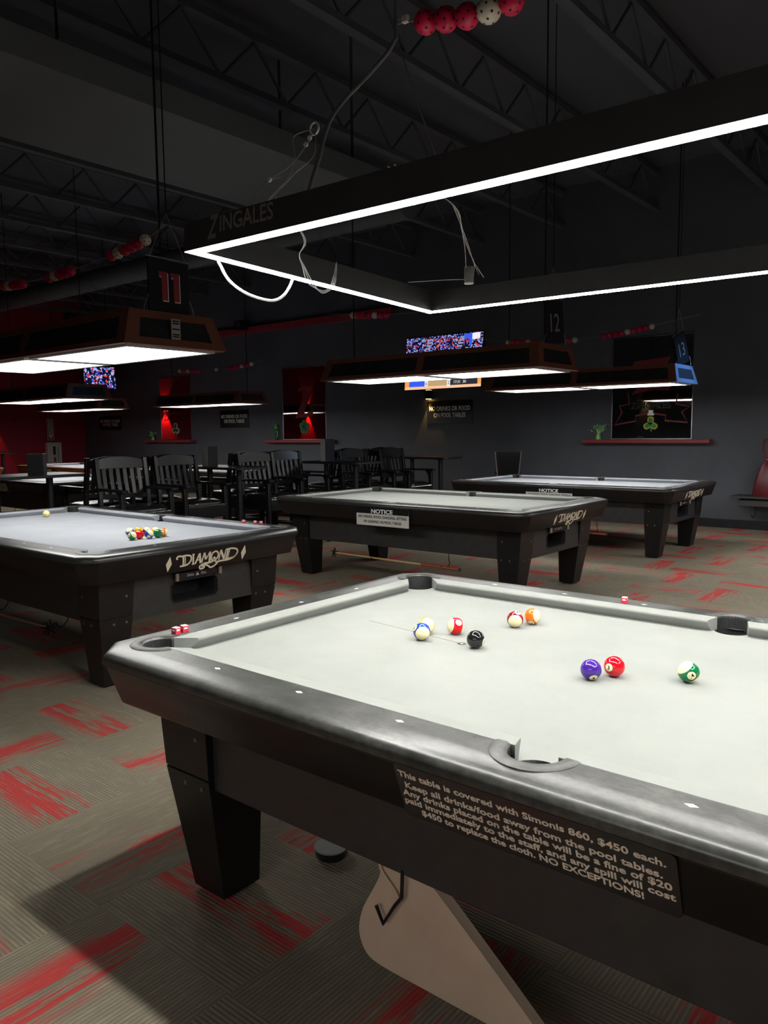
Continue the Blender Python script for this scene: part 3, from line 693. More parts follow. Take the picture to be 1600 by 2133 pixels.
for pl in ([ring, px(640, 300, .38), px(605, 345, .34), px(565, 372, .30), px(545, 395, .26), px(529, 418, .22), px(505, 470, .14)], [ring, px(612, 285, .38), px(615, 330, .35), px(600, 372, .30), px(575, 398, .26), px(553, 424, .22), px(520, 475, .14)],
           [ring, px(658, 300, .38), px(650, 330, .36), px(615, 360, .31), px(592, 385, .28), px(553, 424, .22)], [px(562, 374, .30), px(586, 369, .31)]):
    rail3('wire', [p-off for p in pl], .0016, K['wire'], wr, 5, 6)
for q in (px(637, 301, .38), px(562, 374, .30), px(645, 287, .39)): MB().sphere(q-off, .008, 8, 6, sc=(1.2, .8, 1)).build('wire_clip', K['knot'], wr)
wc = empty('white_power_cable', LP(.06, .6, .05)); o2 = V(LP(.06, .6, .05)); tag(wc, 'white cable looping down below the left bar of the light frame', 'cable')
rail3('cable_loop', [p-o2 for p in (px(452, 540, .20), px(459, 553, .21), px(478, 585, .25), px(515, 612, .31), px(562, 626, .39), px(588, 618, .44), px(605, 594, .48), px(612, 570, .50))], .0047, K['whitecable'], wc, 8)
wb = empty('wire_bundle', LP(.3, .5, .05)); o3 = V(LP(.3, .5, .05)); tag(wb, 'bundle of thin pale wires looping across the left bar of the light frame', 'wire')
for d in (0, 5, -6):
    rail3('wire', [p-o3 for p in (V(LP(.36, .03, .10)), px(634+d*.3, 495, .28), px(624, 530, .34), px(633+d*.4, 556, .40), px(648+d, 590, .45), px(672, 608+d*.5, .50), px(692+d*.7, 596, .54), px(699+d*.4, 570, .56), px(701, 545, .56))], .0017, K['wire'], wb, 5)
tr = empty('hanging_transformer', px(977, 573, .95)); o4 = px(977, 573, .95); tag(tr, 'small grey cylinder hanging from thin wires inside the light frame', 'transformer')
MB().lathe([(.016, -.028), (.0165, -.026), (.0165, .026), (.016, .028)], 18).build('cylinder', K['cable'], tr); MB().lathe([(.0167, -.030), (.0167, -.027)], 18).build('end_cap', K['knot'], tr)
t0 = px(941, 424, .40)
for pl in ([V(LP(.75, .03, .1)), t0, px(966, 500, .7), px(971, 558, .94)], [V(LP(.77, .03, .1)), px(946, 428, .42), px(962, 480, .62), px(978, 526, .85), px(988, 548, .95), px(986, 580, .96)], [px(944, 428, .42), px(972, 500, .72), px(986, 545, .93), px(998, 572, .96)], [px(986, 545, .93), px(1008, 578, .98)], [px(972, 582, .95), px(930, 583, .9), px(850, 588, .85)]):
    rail3('wire', [p-o4 for p in pl], .0014, K['wire'], tr, 5, 5)

# ------------------------------------------------------------------ scoring beads on wires over the tables
dirs = []
for i in range(26):
    z = 1-2*(i+.5)/26; a = i*2.39996; dirs.append(V((sqrt(1-z*z)*cos(a), sqrt(1-z*z)*sin(a), z)))
def bead_mesh(mat):
    mb = MB().sphere((0, 0, 0), .0365, 24, 16)
    for d in dirs:
        a = d.orthogonal().normalized(); b = d.cross(a); r = .0042
        mb.add([d*.0367]+[(d*.0366+(a*cos(t)+b*sin(t))*r).normalized()*.0368 for t in [2*pi*k/8 for k in range(8)]], [(0, 1+k, 1+(k+1) % 8) for k in range(8)], 1)
    return mb.mesh('scoring_bead', [mat, K['hole']], True, 180)
BEAD = {'r': bead_mesh(K['beadred']), 'w': bead_mesh(K['beadwhite'])}
def string(y, pts, beads, name, lab, grp):
    """pts: (x, z) of the wire; beads: (x, colours, step, label of the run)"""
    P = spline([(x, 0, z) for x, z in pts], 6)
    o = MB().tube([(p.x-P[0].x, 0, p.z-P[0].z) for p in P], .0022, 5).build('bead_wire', K['wire'], None, (P[0].x, y, P[0].z)); tag(o, lab, 'wire', 'bead wires')
    def zz(x):
        for a, b in zip(P, P[1:]):
            if min(a.x, b.x) <= x <= max(a.x, b.x): return a.z+(b.z-a.z)*(x-a.x)/(b.x-a.x+1e-9)
        return P[-1].z
    for x, cols, step, where in beads:
        n = len(cols)
        for i, c in enumerate(cols):
            xx = x+i*step; me = BEAD[c]; s = bpy.data.objects.new('scoring_bead', me); C.objects.link(s)
            s.location = (xx, y, zz(xx)-.006); s.rotation_euler = (random.random()*6, random.random()*6, random.random()*6)
            nth = ['first', 'second', 'third', 'fourth', 'fifth', 'sixth', 'seventh', 'eighth', 'ninth', 'tenth'][i]
            tag(s, '%s holed bead, %s from left, %s' % ('red' if c == 'r' else 'white', nth, where) if n > 1 else '%s holed bead %s' % ('red' if c == 'r' else 'white', where), 'bead', grp)
q0, q1 = px(887, 41, .615), px(1066, -2, .615)
string(.615, [(A.x, A.z+.005), (q0.x, q0.z), (q1.x, q1.z), (1.4, 2.72), (2.2, 2.80)], [(q0.x, 'rrrwr', (q1.x-q0.x)/4, 'string over the front table')], 'w', 'bead wire over the front table at the top edge', 'beads over the front table')
q = empty('wire_tensioner', px(845, 39, .615)); tag(q, 'small white tensioner at the left end of the front bead wire', 'fitting')
MB().box((-.011, -.008, -.012), (.011, .008, .010)).build('clamp', K['knot'], q, bevel=.003); MB().tube(spline([(-.012, 0, .006), (-.03, 0, .008), (-.034, 0, 0), (-.03, 0, -.008), (-.012, 0, -.006)], 5), .0018, 6).build('loop', K['wire'], q)
Y11 = 1.575
string(Y11, [(-2.17, 2.73), (-2.5, 2.665), (-3.3, 2.61), (-4.2, 2.62), (-4.9, 2.72)], [(-2.785, 'rwrrrw', .079, 'run nearest the lamp marked 11'), (-3.61, 'rwrrr', .074, 'middle run over the left table'), (-4.32, 'rwrrr', .074, 'run at the left photo edge')], 'w', 'bead wire over the table under lamp 11', 'beads over the left table')
string(4.845, [(-1.0, 2.73), (-2.4, 2.62), (-3.2, 2.64), (-3.9, 2.72)], [(-3.52, 'wrrrwrr', .074, 'string over the middle table')], 'w', 'bead wire over the middle table', 'beads over the middle table')
string(7.862, [(-.9, 2.74), (-1.5, 2.655), (-2.1, 2.59), (-2.8, 2.585), (-3.5, 2.64), (-3.9, 2.72)], [(-2.06, 'rrrrwrrrw', .074, 'run left of the board marked 13'), (-2.53, 'rw', .082, 'pair right of the board marked 12'), (-3.41, 'wrrrwrr', .074, 'run left of the board marked 12')], 'w', 'bead wire over the rear right table', 'beads over the rear right table')
string(7.785, [(-8.2, 2.70), (-8.7, 2.63), (-9.6, 2.61), (-10.5, 2.64), (-11.2, 2.73)], [(-10.56, 'wrrwrrrr', .085, 'left run over the far table'), (-9.46, 'w', .08, 'alone mid-wire over the far table'), (-9.1, 'rrrrwrrw', .086, 'right run over the far table')], 'w', 'bead wire over the far table between the mirrors', 'beads over the far table')
string(4.745, [(-8.3, 2.72), (-9.2, 2.60), (-10.9, 2.7)], [(-10.02, 'wrr', .15, 'trio above the table behind the menu box')], 'w', 'bead wire over the table behind the menu box', 'beads over the table behind the menu box')

# ------------------------------------------------------------------ pool table lamps
ZL = 1.165+RT
def make_lamp():
    r = empty('table_lamp', (0, 0, 0))
    a, b, h, ta, tb = 1.25, .372, .208, 1.20, .30        # half length and half width at the bottom, height, the same at the top
    P = lambda sx, sy, f: V((sx*(a+(ta-a)*f), sy*(b+(tb-b)*f), h*f))
    def face(c0, c1, cs, name):
        """one sloped side: wood border round a black panel; c0, c1 bottom corners, c2, c3 top"""
        A0, B0, B1, A1 = c0, c1, cs[0], cs[1]; n = (B0-A0).cross(A1-A0).normalized(); 
        if n.z < 0: n = -n
        return A0, B0, B1, A1, n
    for (s0, s1, nm) in [((1, -1), (1, 1), 'end_board'), ((-1, 1), (-1, -1), 'end_board'), ((-1, -1), (1, -1), 'side_board'), ((1, 1), (-1, 1), 'side_board')]:
        A0, B0 = P(*s0, 0), P(*s1, 0); A1, B1 = P(*s0, 1), P(*s1, 1); ln = (B0-A0).length
        n = (B0-A0).cross(A1-A0).normalized()
        pt = lambda u, v, d: tuple(((A0*(1-u)+B0*u)*(1-v)+(A1*(1-u)+B1*u)*v)+n*d)
        bu, bv0, bv1 = (.13, .21, .22) if nm == 'end_board' else (.035, .16, .2)
        mb = MB()
        rects = [(0, 1, 0, bv0), (0, 1, 1-bv1, 1), (0, bu, bv0, 1-bv1), (1-bu, 1, bv0, 1-bv1)]
        if nm == 'side_board': rects.append((.485, .515, bv0, 1-bv1))
        for u0_, u1_, v0, v1 in rects:
            mb.loft([[pt(u0_, v0, d), pt(u1_, v0, d), pt(u1_, v1, d), pt(u0_, v1, d)] for d in (-.018, 0)])
        o = mb.build(nm, K['oak'], r, smooth=False)
        MB().loft([[pt(bu*.9, bv0*.9, d), pt(1-bu*.9, bv0*.9, d), pt(1-bu*.9, 1-bv1*.9, d), pt(bu*.9, 1-bv1*.9, d)] for d in (-.016, -.009)]).build('inset_panel', K['lampblack'], o, smooth=False)
    MB().box((-ta+.02, -tb+.02, h-.02), (ta-.02, tb-.02, h-.005)).build('top_cover', K['lampblack'], r, smooth=False)
    for x in (-.61, .61):
        m = MB(); w2, d2 = .575, .325
        for bx in [((-w2, -d2), (w2, -d2+.035)), ((-w2, d2-.035), (w2, d2)), ((-w2, -d2+.035), (-w2+.035, d2-.035)), ((w2-.035, -d2+.035), (w2, d2-.035))]:
            m.box((x+bx[0][0], bx[0][1], -.012), (x+bx[1][0], bx[1][1], .05))
        pn = m.build('light_fitting', K['lamptrim'], r, smooth=False)
        MB().box((x-w2+.033, -d2+.033, .0), (x+w2-.033, d2-.033, .008)).build('diffuser', K['tube'], pn, smooth=False)
    return r
lp0 = make_lamp(); LAMPS = {}
for i, (k, x, y, lab) in enumerate([('eleven', -4.50+1.25, 1.515, 'wood-framed box lamp with number board 11 over the left table'), ('twelve', -3.70+1.345, 4.78, 'wood-framed box lamp with board 12 over the middle table'), ('thirteen', -3.6+1.34, 7.80, 'wood-framed box lamp with a blue-lit end over the rear right table'),
      ('b3', -9.8, 7.85, 'dark box lamp in front of the red-lit mirror'), ('b2', -9.72, 4.68, 'dark box lamp below the small angled screen, upper of the two at left'), ('c3', -13.55, 7.42, 'dark box lamp in the far left corner, lower of the two at left')]):
    o = copy_tree(lp0) if i else lp0; LAMPS[k] = (o, x, y, lab)
for k, (o, x, y, lab) in LAMPS.items():
    for dx in (-1.1, 1.1):
        zt = 3.785 if -4.45 < x+dx < -2.95 and y < 5.05 else ZC-.005
        MB().tube([(dx, 0, .198), (dx, 0, zt-ZL)], .007, 8).build('hanging_rod', K['blackmetal'], o)
    o.location = (x, y, ZL); tag(o, lab, 'lamp', 'lamps over the pool tables')
lo = LAMPS['eleven'][0]
MB().box((1.240, -.045, .045), (1.247, .018, .165)).build('sticker', K['sticker'], lo, smooth=False)
s = [c for c in lo.children if c.name.startswith('sticker')][-1]; s.rotation_euler = (0, 0, 0)
m = MB()
for z in (.148, .134, .1, .068, .055): m.box((1.247, -.038, z), (1.2478, .011, z+.009))
m.build('sticker_print', K['dark'], s, smooth=False)
def number_board(k, num, yaw, wd, ht, dx, style, lab, red):
    o, x, y, _ = LAMPS[k]; r = empty('number_board', (x+1.17+dx, y, ZL+.210), yaw); tag(r, lab, 'sign', 'number boards on the lamps')
    MB().box((-.008, -wd/2, .005), (.008, wd/2, ht)).build('board', K['board'], r, bevel=.002)
    MB().tube([(0, -wd/2-.01, ht+.012), (0, wd/2+.01, ht+.012)], .005, 8).build('top_bar', K['darksteel'], r)
    hc = ht*.5
    if red:
        for j, yy in enumerate((-.055, .03)):
            fn = lambda a, b, h, yy=yy: (.0082+h, yy+a, hc+b)
            one = [(0, -.085), (.042, -.085), (.042, .085), (-.02, .085), (-.02, .055), (0, .055)]
            MB().prism([(a+.006, b-.006) for a, b in one], fn, 0, .0008).build('digit_edge', K['white'], r, smooth=False)
            MB().prism(one, fn, .0008, .002).build('digit', K['digitred'], r, smooth=False)
    else:
        text('digits', [text_mesh(num, (.0082, 0, hc), (0, 1, 0), (0, 0, 1), wd*.5, ht*.42, .0015, .0)], K['grey_digit'], r)
    for c_ in r.children: c_.rotation_euler = (style, 0, 0)
    vu = V((0, 0, 1)); tp = V((0, -ht*sin(style), ht*cos(style)+.28))
    for yy in (-wd/2+.01, wd/2-.01): MB().tube([(0, yy*cos(style)-ht*sin(style), ht*cos(style)+yy*sin(style)), tp], .0015, 5).build('hanging_wire', K['wire'], r)
    MB().tube([tp, tp+vu*(ZC-.02-ZL-.210-(ht*cos(style)+.28))], .004, 6).build('hanging_rod', K['blackmetal'], r)
    for sg in (-1, 1): MB().tube(spline([(0, sg*wd/2, .1), (.004, sg*(wd/2+.015), .06), (0, sg*(wd/2+.03), .03), (.0, sg*(wd/2+.034), .0)], 5), .002, 5).build('chain', K['wire'], r)
number_board('eleven', '11', 0, .29, .31, .0, 0, 'black board with two red ones hanging over the left lamp', True)
number_board('twelve', '12', radians(-6), .27, .36, .03, radians(6), 'dark turned board numbered 12 over the middle lamp', False)
number_board('thirteen', '13', radians(-10), .25, .36, .03, radians(22), 'bluish turned board numbered 13 over the right lamp', False)
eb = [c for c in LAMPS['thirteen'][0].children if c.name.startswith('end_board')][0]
for c_, m_ in ((eb, K['bluelit']), (eb.children[0], K['bluelit_panel'])): c_.material_slots[0].link = 'OBJECT'; c_.material_slots[0].material = m_  # the blue light on this end is tinted into its materials
spot('screen_glow', (2.6, 9.0, 2.3), (-1.0, 7.8, 2.06), 420, (.25, .52, 1.0), radians(12.5), .5, .2)

# ------------------------------------------------------------------ back wall: mirrors, shelves, signs, screens
def frame_box(mb, x0, x1, z0, z1, y0, y1, w, mi=0):
    mb.box((x0, y0, z0), (x1, y1, z0+w), mi); mb.box((x0, y0, z1-w), (x1, y1, z1), mi); mb.box((x0, y0, z0+w), (x0+w, y1, z1-w), mi); mb.box((x1-w, y0, z0+w), (x1, y1, z1-w), mi)
def wall_mirror(x0, x1, z0, z1, lab):
    r = empty('wall_mirror', ((x0+x1)/2, YB, z0)); tag(r, lab, 'mirror', 'mirrors on the back wall'); w2 = (x1-x0)/2; h = z1-z0
    MB().box((-w2, -.012, 0), (w2, -.002, h)).build('glass', K['mirror'], r, smooth=False)
    m = MB(); frame_box(m, -w2, w2, 0, h, -.0165, -.0125, .012); m.build('bevelled_edge', K['steel'], r, bevel=.001)
    return r
def shelf(x0, x1, z, lab):
    r = MB().box((x0-(x0+x1)/2, -.17, -.055), (x1-(x0+x1)/2, 0, 0)).build('wall_shelf', K['redtrim'], None, ((x0+x1)/2, YB, z), bevel=.004); tag(r, lab, 'shelf', 'red shelves on the back wall'); return r
ZS = 1.285+0
m1 = wall_mirror(-3.03, -1.78, ZS+.005, 2.85, 'wide mirror with a ribbon emblem at right over its red shelf'); shelf(-3.44, -1.48, ZS, 'red shelf under the wide mirror at right')
m2 = wall_mirror(-10.52, -9.22, ZS+.005, 2.83, 'mirror with a big red letter Z in the middle of the back wall'); shelf(-10.98, -8.92, ZS, 'red shelf under the mirror with the letter Z')
m3 = wall_mirror(-15.02, -13.76, ZS+.005, 2.85, 'left mirror with a red-lit side and white outlined shamrock'); shelf(-15.58, -13.62, ZS, 'red shelf under the left mirror')
def ribbon_decal(par, cx, cz, s, mat, dark, z=True):
    fn = lambda a, b, h: (cx+a*s, -.0166-h, cz+b*s)
    m = MB()
    pts = [(-.32, .30), (-.30, .14), (-.44, .12), (-.40, .03), (-.50, -.14), (-.20, -.09), (-.21, -.02), (0, .015), (.21, -.02), (.20, -.09), (.50, -.12), (.42, .02), (.52, .09), (.34, .13), (.36, .26)]
    ribbon(m, pts, .022, fn, .0008); m.build('ribbon_emblem', mat, par, smooth=False)
    text('lettering', [text_mesh('ZINGALES', fn(0, .12, .0008), (1, 0, 0), (0, 0, 1), .56*s, .085*s, .0008, .02)], dark, par)
    if z:
        m = MB(); m.prism([(-.27, .27), (.02, .33), (.24, .31), (.30, .44), (.22, .40), (-.02, .39), (.20, .66), (.26, .76), (-.24, .72), (-.3, .6), (-.2, .66), (.06, .66)], fn, 0, .0008); m.build('letter_emblem', mat, par, smooth=False)
ribbon_decal(m1, .0, .38, 1.12, K['decalred'], K['decaldark'])
fz = lambda a, b, h: (a, -.0166-h, b)
m = MB(); m.prism([(-.18, 1.02), (-.12, 1.10), (.22, 1.12), (.28, 1.16), (.02, .56), (.18, .58), (.30, .68), (.26, .50), (-.26, .46), (.09, 1.04)], fz, 0, .0008); m.build('letter_emblem', K['decalred'], m2, smooth=False)
ribbon_decal(m3, .0, .62, .95, K['decaldark'], K['decaldark'], False)
def shamrock(x, z, s, mats, lab, leaves=3, y=YB-.02):
    r = empty('shamrock_decoration', (x, y, z)); tag(r, lab, 'decoration', 'shamrocks on the mirrors')
    def leafs(sc, m, d, nm):
        mb = MB()
        for i in range(leaves):
            a = pi/2+2*pi*i/leaves; c = V((cos(a), sin(a)))*s*.52
            poly = []
            for t in range(24):
                tt = 2*pi*t/24; rr = .5*s*sc*(1+.18*cos(2*(tt-a))-.22*max(0, cos(tt-a))**6)
                poly.append((c.x+rr*cos(tt), c.y+rr*sin(tt)))
            mb.prism(poly, lambda p, q, h: (p, -d-h, q), 0, .004)
        mb.prism([(-.08*s, -.1*s), (.08*s, -.1*s), (.16*s, -1.0*s), (.04*s, -1.0*s)], lambda p, q, h: (p, -d-h, q), 0, .004)
        return mb.build(nm, m, r, smooth=False)
    leafs(1.0, mats[0], 0, 'leaves'); leafs(.62, mats[1], .0045, 'inner_leaves')
    return r
s1 = shamrock(-2.40, 1.52, .115, (K['yellow'], K['green']), 'yellow and green shamrock at the foot of the wide mirror')
m = MB(); m.box((-.05, -.006, .13), (.05, -.002, .16)); m.box((-.032, -.006, .16), (.032, -.002, .21)); m.build('hat', K['steel'], s1, smooth=False)
shamrock(-9.86, 1.56, .145, (K['green'], K['darkgreen']), 'plain green clover leaning in the mirror with the letter Z', 5)
shamrock(-14.40, 1.56, .150, (K['cream'], K['darkgreen']), 'dark green shamrock with pale outline on the left mirror', 3)
def tinsel(x, lab, h=.22, sprays=16):
    r = empty('tinsel_centerpiece', (x, YB-.085, ZS)); tag(r, lab, 'decoration', 'tinsel decorations on the shelves')
    MB().lathe([(.045, 0), (.048, .01), (.04, .05), (.03, .085)], 14).build('base', K['lime'], r)
    m = MB(); m2_ = MB(); rd = random.Random(int(abs(x*100)))
    for i in range(sprays):
        a = rd.random()*2*pi; q = rd.uniform(.04, .15); hh = rd.uniform(.6, 1.15)*h
        m.tube(spline([(0, 0, .06), (q*.25*cos(a), q*.25*sin(a)*.4, hh*.6), (q*cos(a), max(-.1, min(.06, q*sin(a)*.5)), hh), (q*1.3*cos(a), max(-.1, min(.06, q*sin(a)*.5)), hh*.9)], 4), .0028, 5)
        m2_.sphere((q*.8*cos(a), max(-.1, min(.06, q*sin(a)*.5)), hh*.86), rd.uniform(.010, .018), 6, 5)
    m.build('sprays', K['silver'], r); m2_.build('tinsel_tips', K['lime'], r)
tinsel(-3.21, 'small tinsel spray on the shelf left of the wide mirror'); tinsel(-15.28, 'small green spray on the shelf left of the left mirror')
r = empty('green_figurine', (-10.68, YB-.08, ZS)); tag(r, 'slim green figurine standing left of the mirror with the letter Z', 'figurine')
MB().lathe([(.05, 0), (.05, .015), (.03, .03), (.04, .12), (.045, .17), (.03, .22), (.02, .24)], 14).build('body', K['darkgreen'], r); MB().sphere((.01, 0, .27), .034, 12, 8).build('head', K['lime'], r)
MB().lathe([(.05, .29), (.05, .297), (.03, .299), (.034, .35), (.03, .352)], 14, (.01, 0, 0)).build('hat', K['green'], r)
MB().tube(spline([(.04, -.01, .2), (.075, -.02, .15), (.06, -.02, .08), (.03, -.035, .05)], 5), .010, 6).build('arm', K['lime'], r)

def drinks_sign(x0, x1, z0, z1, lab):
    r = empty('wall_sign', ((x0+x1)/2, YB, (z0+z1)/2)); tag(r, lab, 'sign', 'no drinks signs on the back wall'); w2, h2 = (x1-x0)/2, (z1-z0)/2
    MB().box((-w2-.05, -.012, -h2-.11), (w2+.05, 0, h2+.09)).build('board', K['sign_black'], r, bevel=.002)
    text('lettering', [text_mesh('NO DRINKS OR FOOD', (0, -.012, h2*.52), (1, 0, 0), (0, 0, 1), w2*2, .078, .002, .02), text_mesh('ON POOL TABLES', (0, -.012, -h2*.58), (1, 0, 0), (0, 0, 1), w2*1.56, .078, .002, .02)], K['white'], r)
drinks_sign(-6.57, -5.67, 1.69, 1.91, 'no drinks or food sign lit amber, under the big screen'); drinks_sign(-12.62, -11.7, 1.68, 1.88, 'no drinks or food sign between the two left mirrors'); drinks_sign(-17.86, -16.89, 1.67, 1.85, 'faint no drinks or food sign next to the red wall')

# big screen
tv = empty('wall_screen', (-6.24, YB-.10, 2.22)); tag(tv, 'large wall screen showing basketball, partly behind the middle lamp', 'screen')
tv.rotation_euler = (radians(-5), 0, 0)
MB().box((-.86, .003, -.015), (.86, .05, .975)).build('housing', K['sign_black'], tv, bevel=.006)
MB().box((-.2, .05, .2), (.2, .11, .7)).build('bracket', K['blackmetal'], tv, smooth=False)
sv = lambda a, b, h: (a, .003-h, b)
MB().prism([(-.845, .42), (.845, .42), (.845, .96), (-.845, .96)], sv, 0, .001).build('crowd_picture', K['crowd'], tv, smooth=False)
MB().prism([(-.845, 0), (.845, 0), (.845, .42), (-.845, .42)], sv, 0, .001).build('court_picture', K['court'], tv, smooth=False)
m = MB(); m.prism([(-.845, 0), (.845, 0), (.845, .05), (-.80, .05)], sv, .001, .0015); m.prism([(.45, .13), (.75, .13), (.845, .30), (.845, .42), (.66, .42)], sv, .001, .0015); m.build('court_lane', K['courtpale'], tv, smooth=False)
m = MB()
for x in (-.50, .20):
    for i in range(9): m.prism([(x+i*.02, .46+i*.053), (x+.11+i*.02, .46+i*.053), (x+.115+i*.02, .49+i*.053), (x+.005+i*.02, .49+i*.053)], sv, .001, .0015)
m.build('stand_stairs', K['stairs'], tv, smooth=False)
m = MB(); m.prism([(-.74, .05), (-.38, .05), (-.38, .15), (-.74, .15)], sv, .001, .002); m.prism([(.70, .16), (.845, .16), (.845, .30), (.76, .30)], sv, .0015, .002); m.prism([(.45, .86), (.62, .86), (.62, .95), (.45, .95)], sv, .001, .002); m.prism([(.56, .74), (.62, .74), (.62, .86), (.56, .86)], sv, .001, .002); m.build('blue_score_box', K['courtblue'], tv, smooth=False)
MB().prism([(-.30, .05), (.12, .05), (.12, .15), (-.30, .15)], sv, .001, .002).build('tan_score_box', K['tan'], tv, smooth=False)
m = MB(); m.prism([(-.38, .05), (-.31, .05), (-.31, .15), (-.38, .15)], sv, .001, .002); m.prism([(.12, .03), (.19, .03), (.19, .16), (.12, .16)], sv, .001, .002); m.prism([(.62, .84), (.78, .84), (.78, .95), (.62, .95)], sv, .001, .002); m.build('white_score_box', K['scorewhite'], tv, smooth=False)
MB().prism([(.19, .05), (.77, .05), (.77, .16), (.19, .16)], sv, .001, .002).build('clock_box', K['scoredark'], tv, smooth=False)
text('score_digits', [text_mesh('6', (-.345, .001, .10), (1, 0, 0), (0, 0, 1), None, .06, .0006), text_mesh('2', (.155, .001, .10), (1, 0, 0), (0, 0, 1), None, .06, .0006)], K['scoredark'], tv)
text('clock_digits', [text_mesh('17:31  30', (.40, .001, .105), (1, 0, 0), (0, 0, 1), None, .05, .0006)], K['scorewhite'], tv)
# small angled screen at left
ts = empty('wall_screen', (-16.65, 9.75, 2.62)); ts.rotation_euler = (radians(8), radians(2), radians(18)); tag(ts, 'small angled screen with a crowd picture in the left corner', 'screen')
MB().box((-.52, .004, -.01), (.52, .05, .57)).build('housing', K['sign_black'], ts, bevel=.005); MB().box((-.50, .0, .01), (.50, .003, .555)).build('crowd_picture', K['crowd2'], ts, smooth=False)
MB().tube([(0, .04, .3), (.05, .35, .35), (.1, .66, .4)], .025, 8).build('bracket', K['blackmetal'], ts)
for i, (x, y, z, rz, lab) in enumerate([(XW+.13, 10.06, 4.67, pi/2, 'small black speaker high on the red wall'), (-11.55, YB-.23, 3.82, 0, 'small black speaker on the red band of the back wall')]):
    r = empty('speaker', (x, y, z), rz); tag(r, lab, 'speaker', 'small wall speakers')
    MB().box((-.13, -.10, -.1), (.13, .09, .1)).build('cabinet', K['blackmetal'], r, bevel=.012); MB().lathe([(.07, 0), (.075, .006), (.055, .010), (.02, .004)], 18).build('cone', K['rubber'], r)
    r.children[1].rotation_euler = (pi/2, 0, 0); r.children[1].location = (0, -.10, 0)
    MB().box((-.02, .085, -.03), (.02, .13, .03)).build('bracket', K['blackmetal'], r)
def sconce(loc, rz, bulb, col, lab, e=12, dn=True):
    r = empty('wall_sconce', loc, rz); tag(r, lab, 'wall light', 'wall sconces')
    MB().box((-.055, -.10, -.08), (.055, -.0, .08)).build('housing', K['blackmetal'], r, bevel=.004)
    MB().box((-.04, -.085, -.084), (.04, -.02, -.080)).build('bulb', bulb, r, smooth=False); MB().box((-.04, -.085, .080), (.04, -.02, .084)).build('bulb', bulb, r, smooth=False)
    p = Matrix.Rotation(rz, 3, 'Z') @ V((0, -.055, 0))
    spot('sconce_light', V(loc)+p+V((0, 0, -.09)), V(loc)+p*.55+V((0, 0, -1)), e, col, radians(56), .35, .02)
    spot('sconce_light', V(loc)+p+V((0, 0, .09)), V(loc)+p*.55+V((0, 0, 1)), e*.12, col, radians(56), .35, .02)
sconce((-6.56, YB, 2.12), 0, K['amber'], (1, .55, .15), 'black wall light with amber glow under the big screen', 22)
sconce((XW, 7.69, 2.24), pi/2, K['redbulb'], (1, .06, .04), 'red wall light on the red wall, seen in the left mirror', 160)
sconce((XW, 1.40, 2.22), pi/2, K['redbulb'], (1, .06, .04), 'red wall light on the red wall, seen in the mirror with the letter Z', 160)
sconce((-8.3, YF, 2.55), pi, K['amber'], (1, .55, .15), 'amber wall light on the wall behind, seen in the wide mirror', 12)

# red wall: extinguisher arrow and cabinet
r = empty('extinguisher_arrow_sign', (XW, 9.40, 1.60)); tag(r, 'white and red arrow sign pointing down on the red wall', 'sign')
fr = lambda a, b, h: (h, a, b)
MB().prism([(-.09, -.30), (.09, -.30), (.09, .30), (-.09, .30)], fr, 0, .006).build('board', K['sign_white'], r, smooth=False)
MB().prism([(-.078, -.288), (.078, -.288), (.078, .288), (-.078, .288)], fr, .006, .007).build('red_field', K['redwall'], r, smooth=False)
MB().prism([(-.055, .27), (.055, .27), (.055, -.17), (.07, -.17), (0, -.275), (-.07, -.17), (-.055, -.17)], fr, .007, .008).build('arrow', K['sign_white'], r, smooth=False)
text('lettering', [text_mesh('FIRE EXTINGUISHER', (.0082, 0, .05), (0, 0, -1), (0, 1, 0), .40, .06, .0008, .02)], K['sign_black'], r)
r = empty('extinguisher_cabinet', (XW, 9.43, .60)); tag(r, 'white extinguisher cabinet on the red wall under the arrow sign', 'cabinet')
m = MB(); m.box((0, -.20, 0), (.12, .20, .64)); m.build('cabinet_box', K['sign_white'], r, bevel=.004)
MB().box((.12, -.17, .03), (.13, .17, .61)).build('door', K['lamptrim'], r, bevel=.003); MB().box((.13, -.05, .30), (.132, .02, .53)).build('window', K['dark'], r, smooth=False)
MB().box((.13, -.04, .10), (.132, .02, .24)).build('red_label', K['redtrim'], r, smooth=False); m = MB(); [m.box((.13, .08, .12+i*.05), (.1315, .10, .15+i*.05)) for i in range(8)]; m.build('print', K['dark'], r, smooth=False)

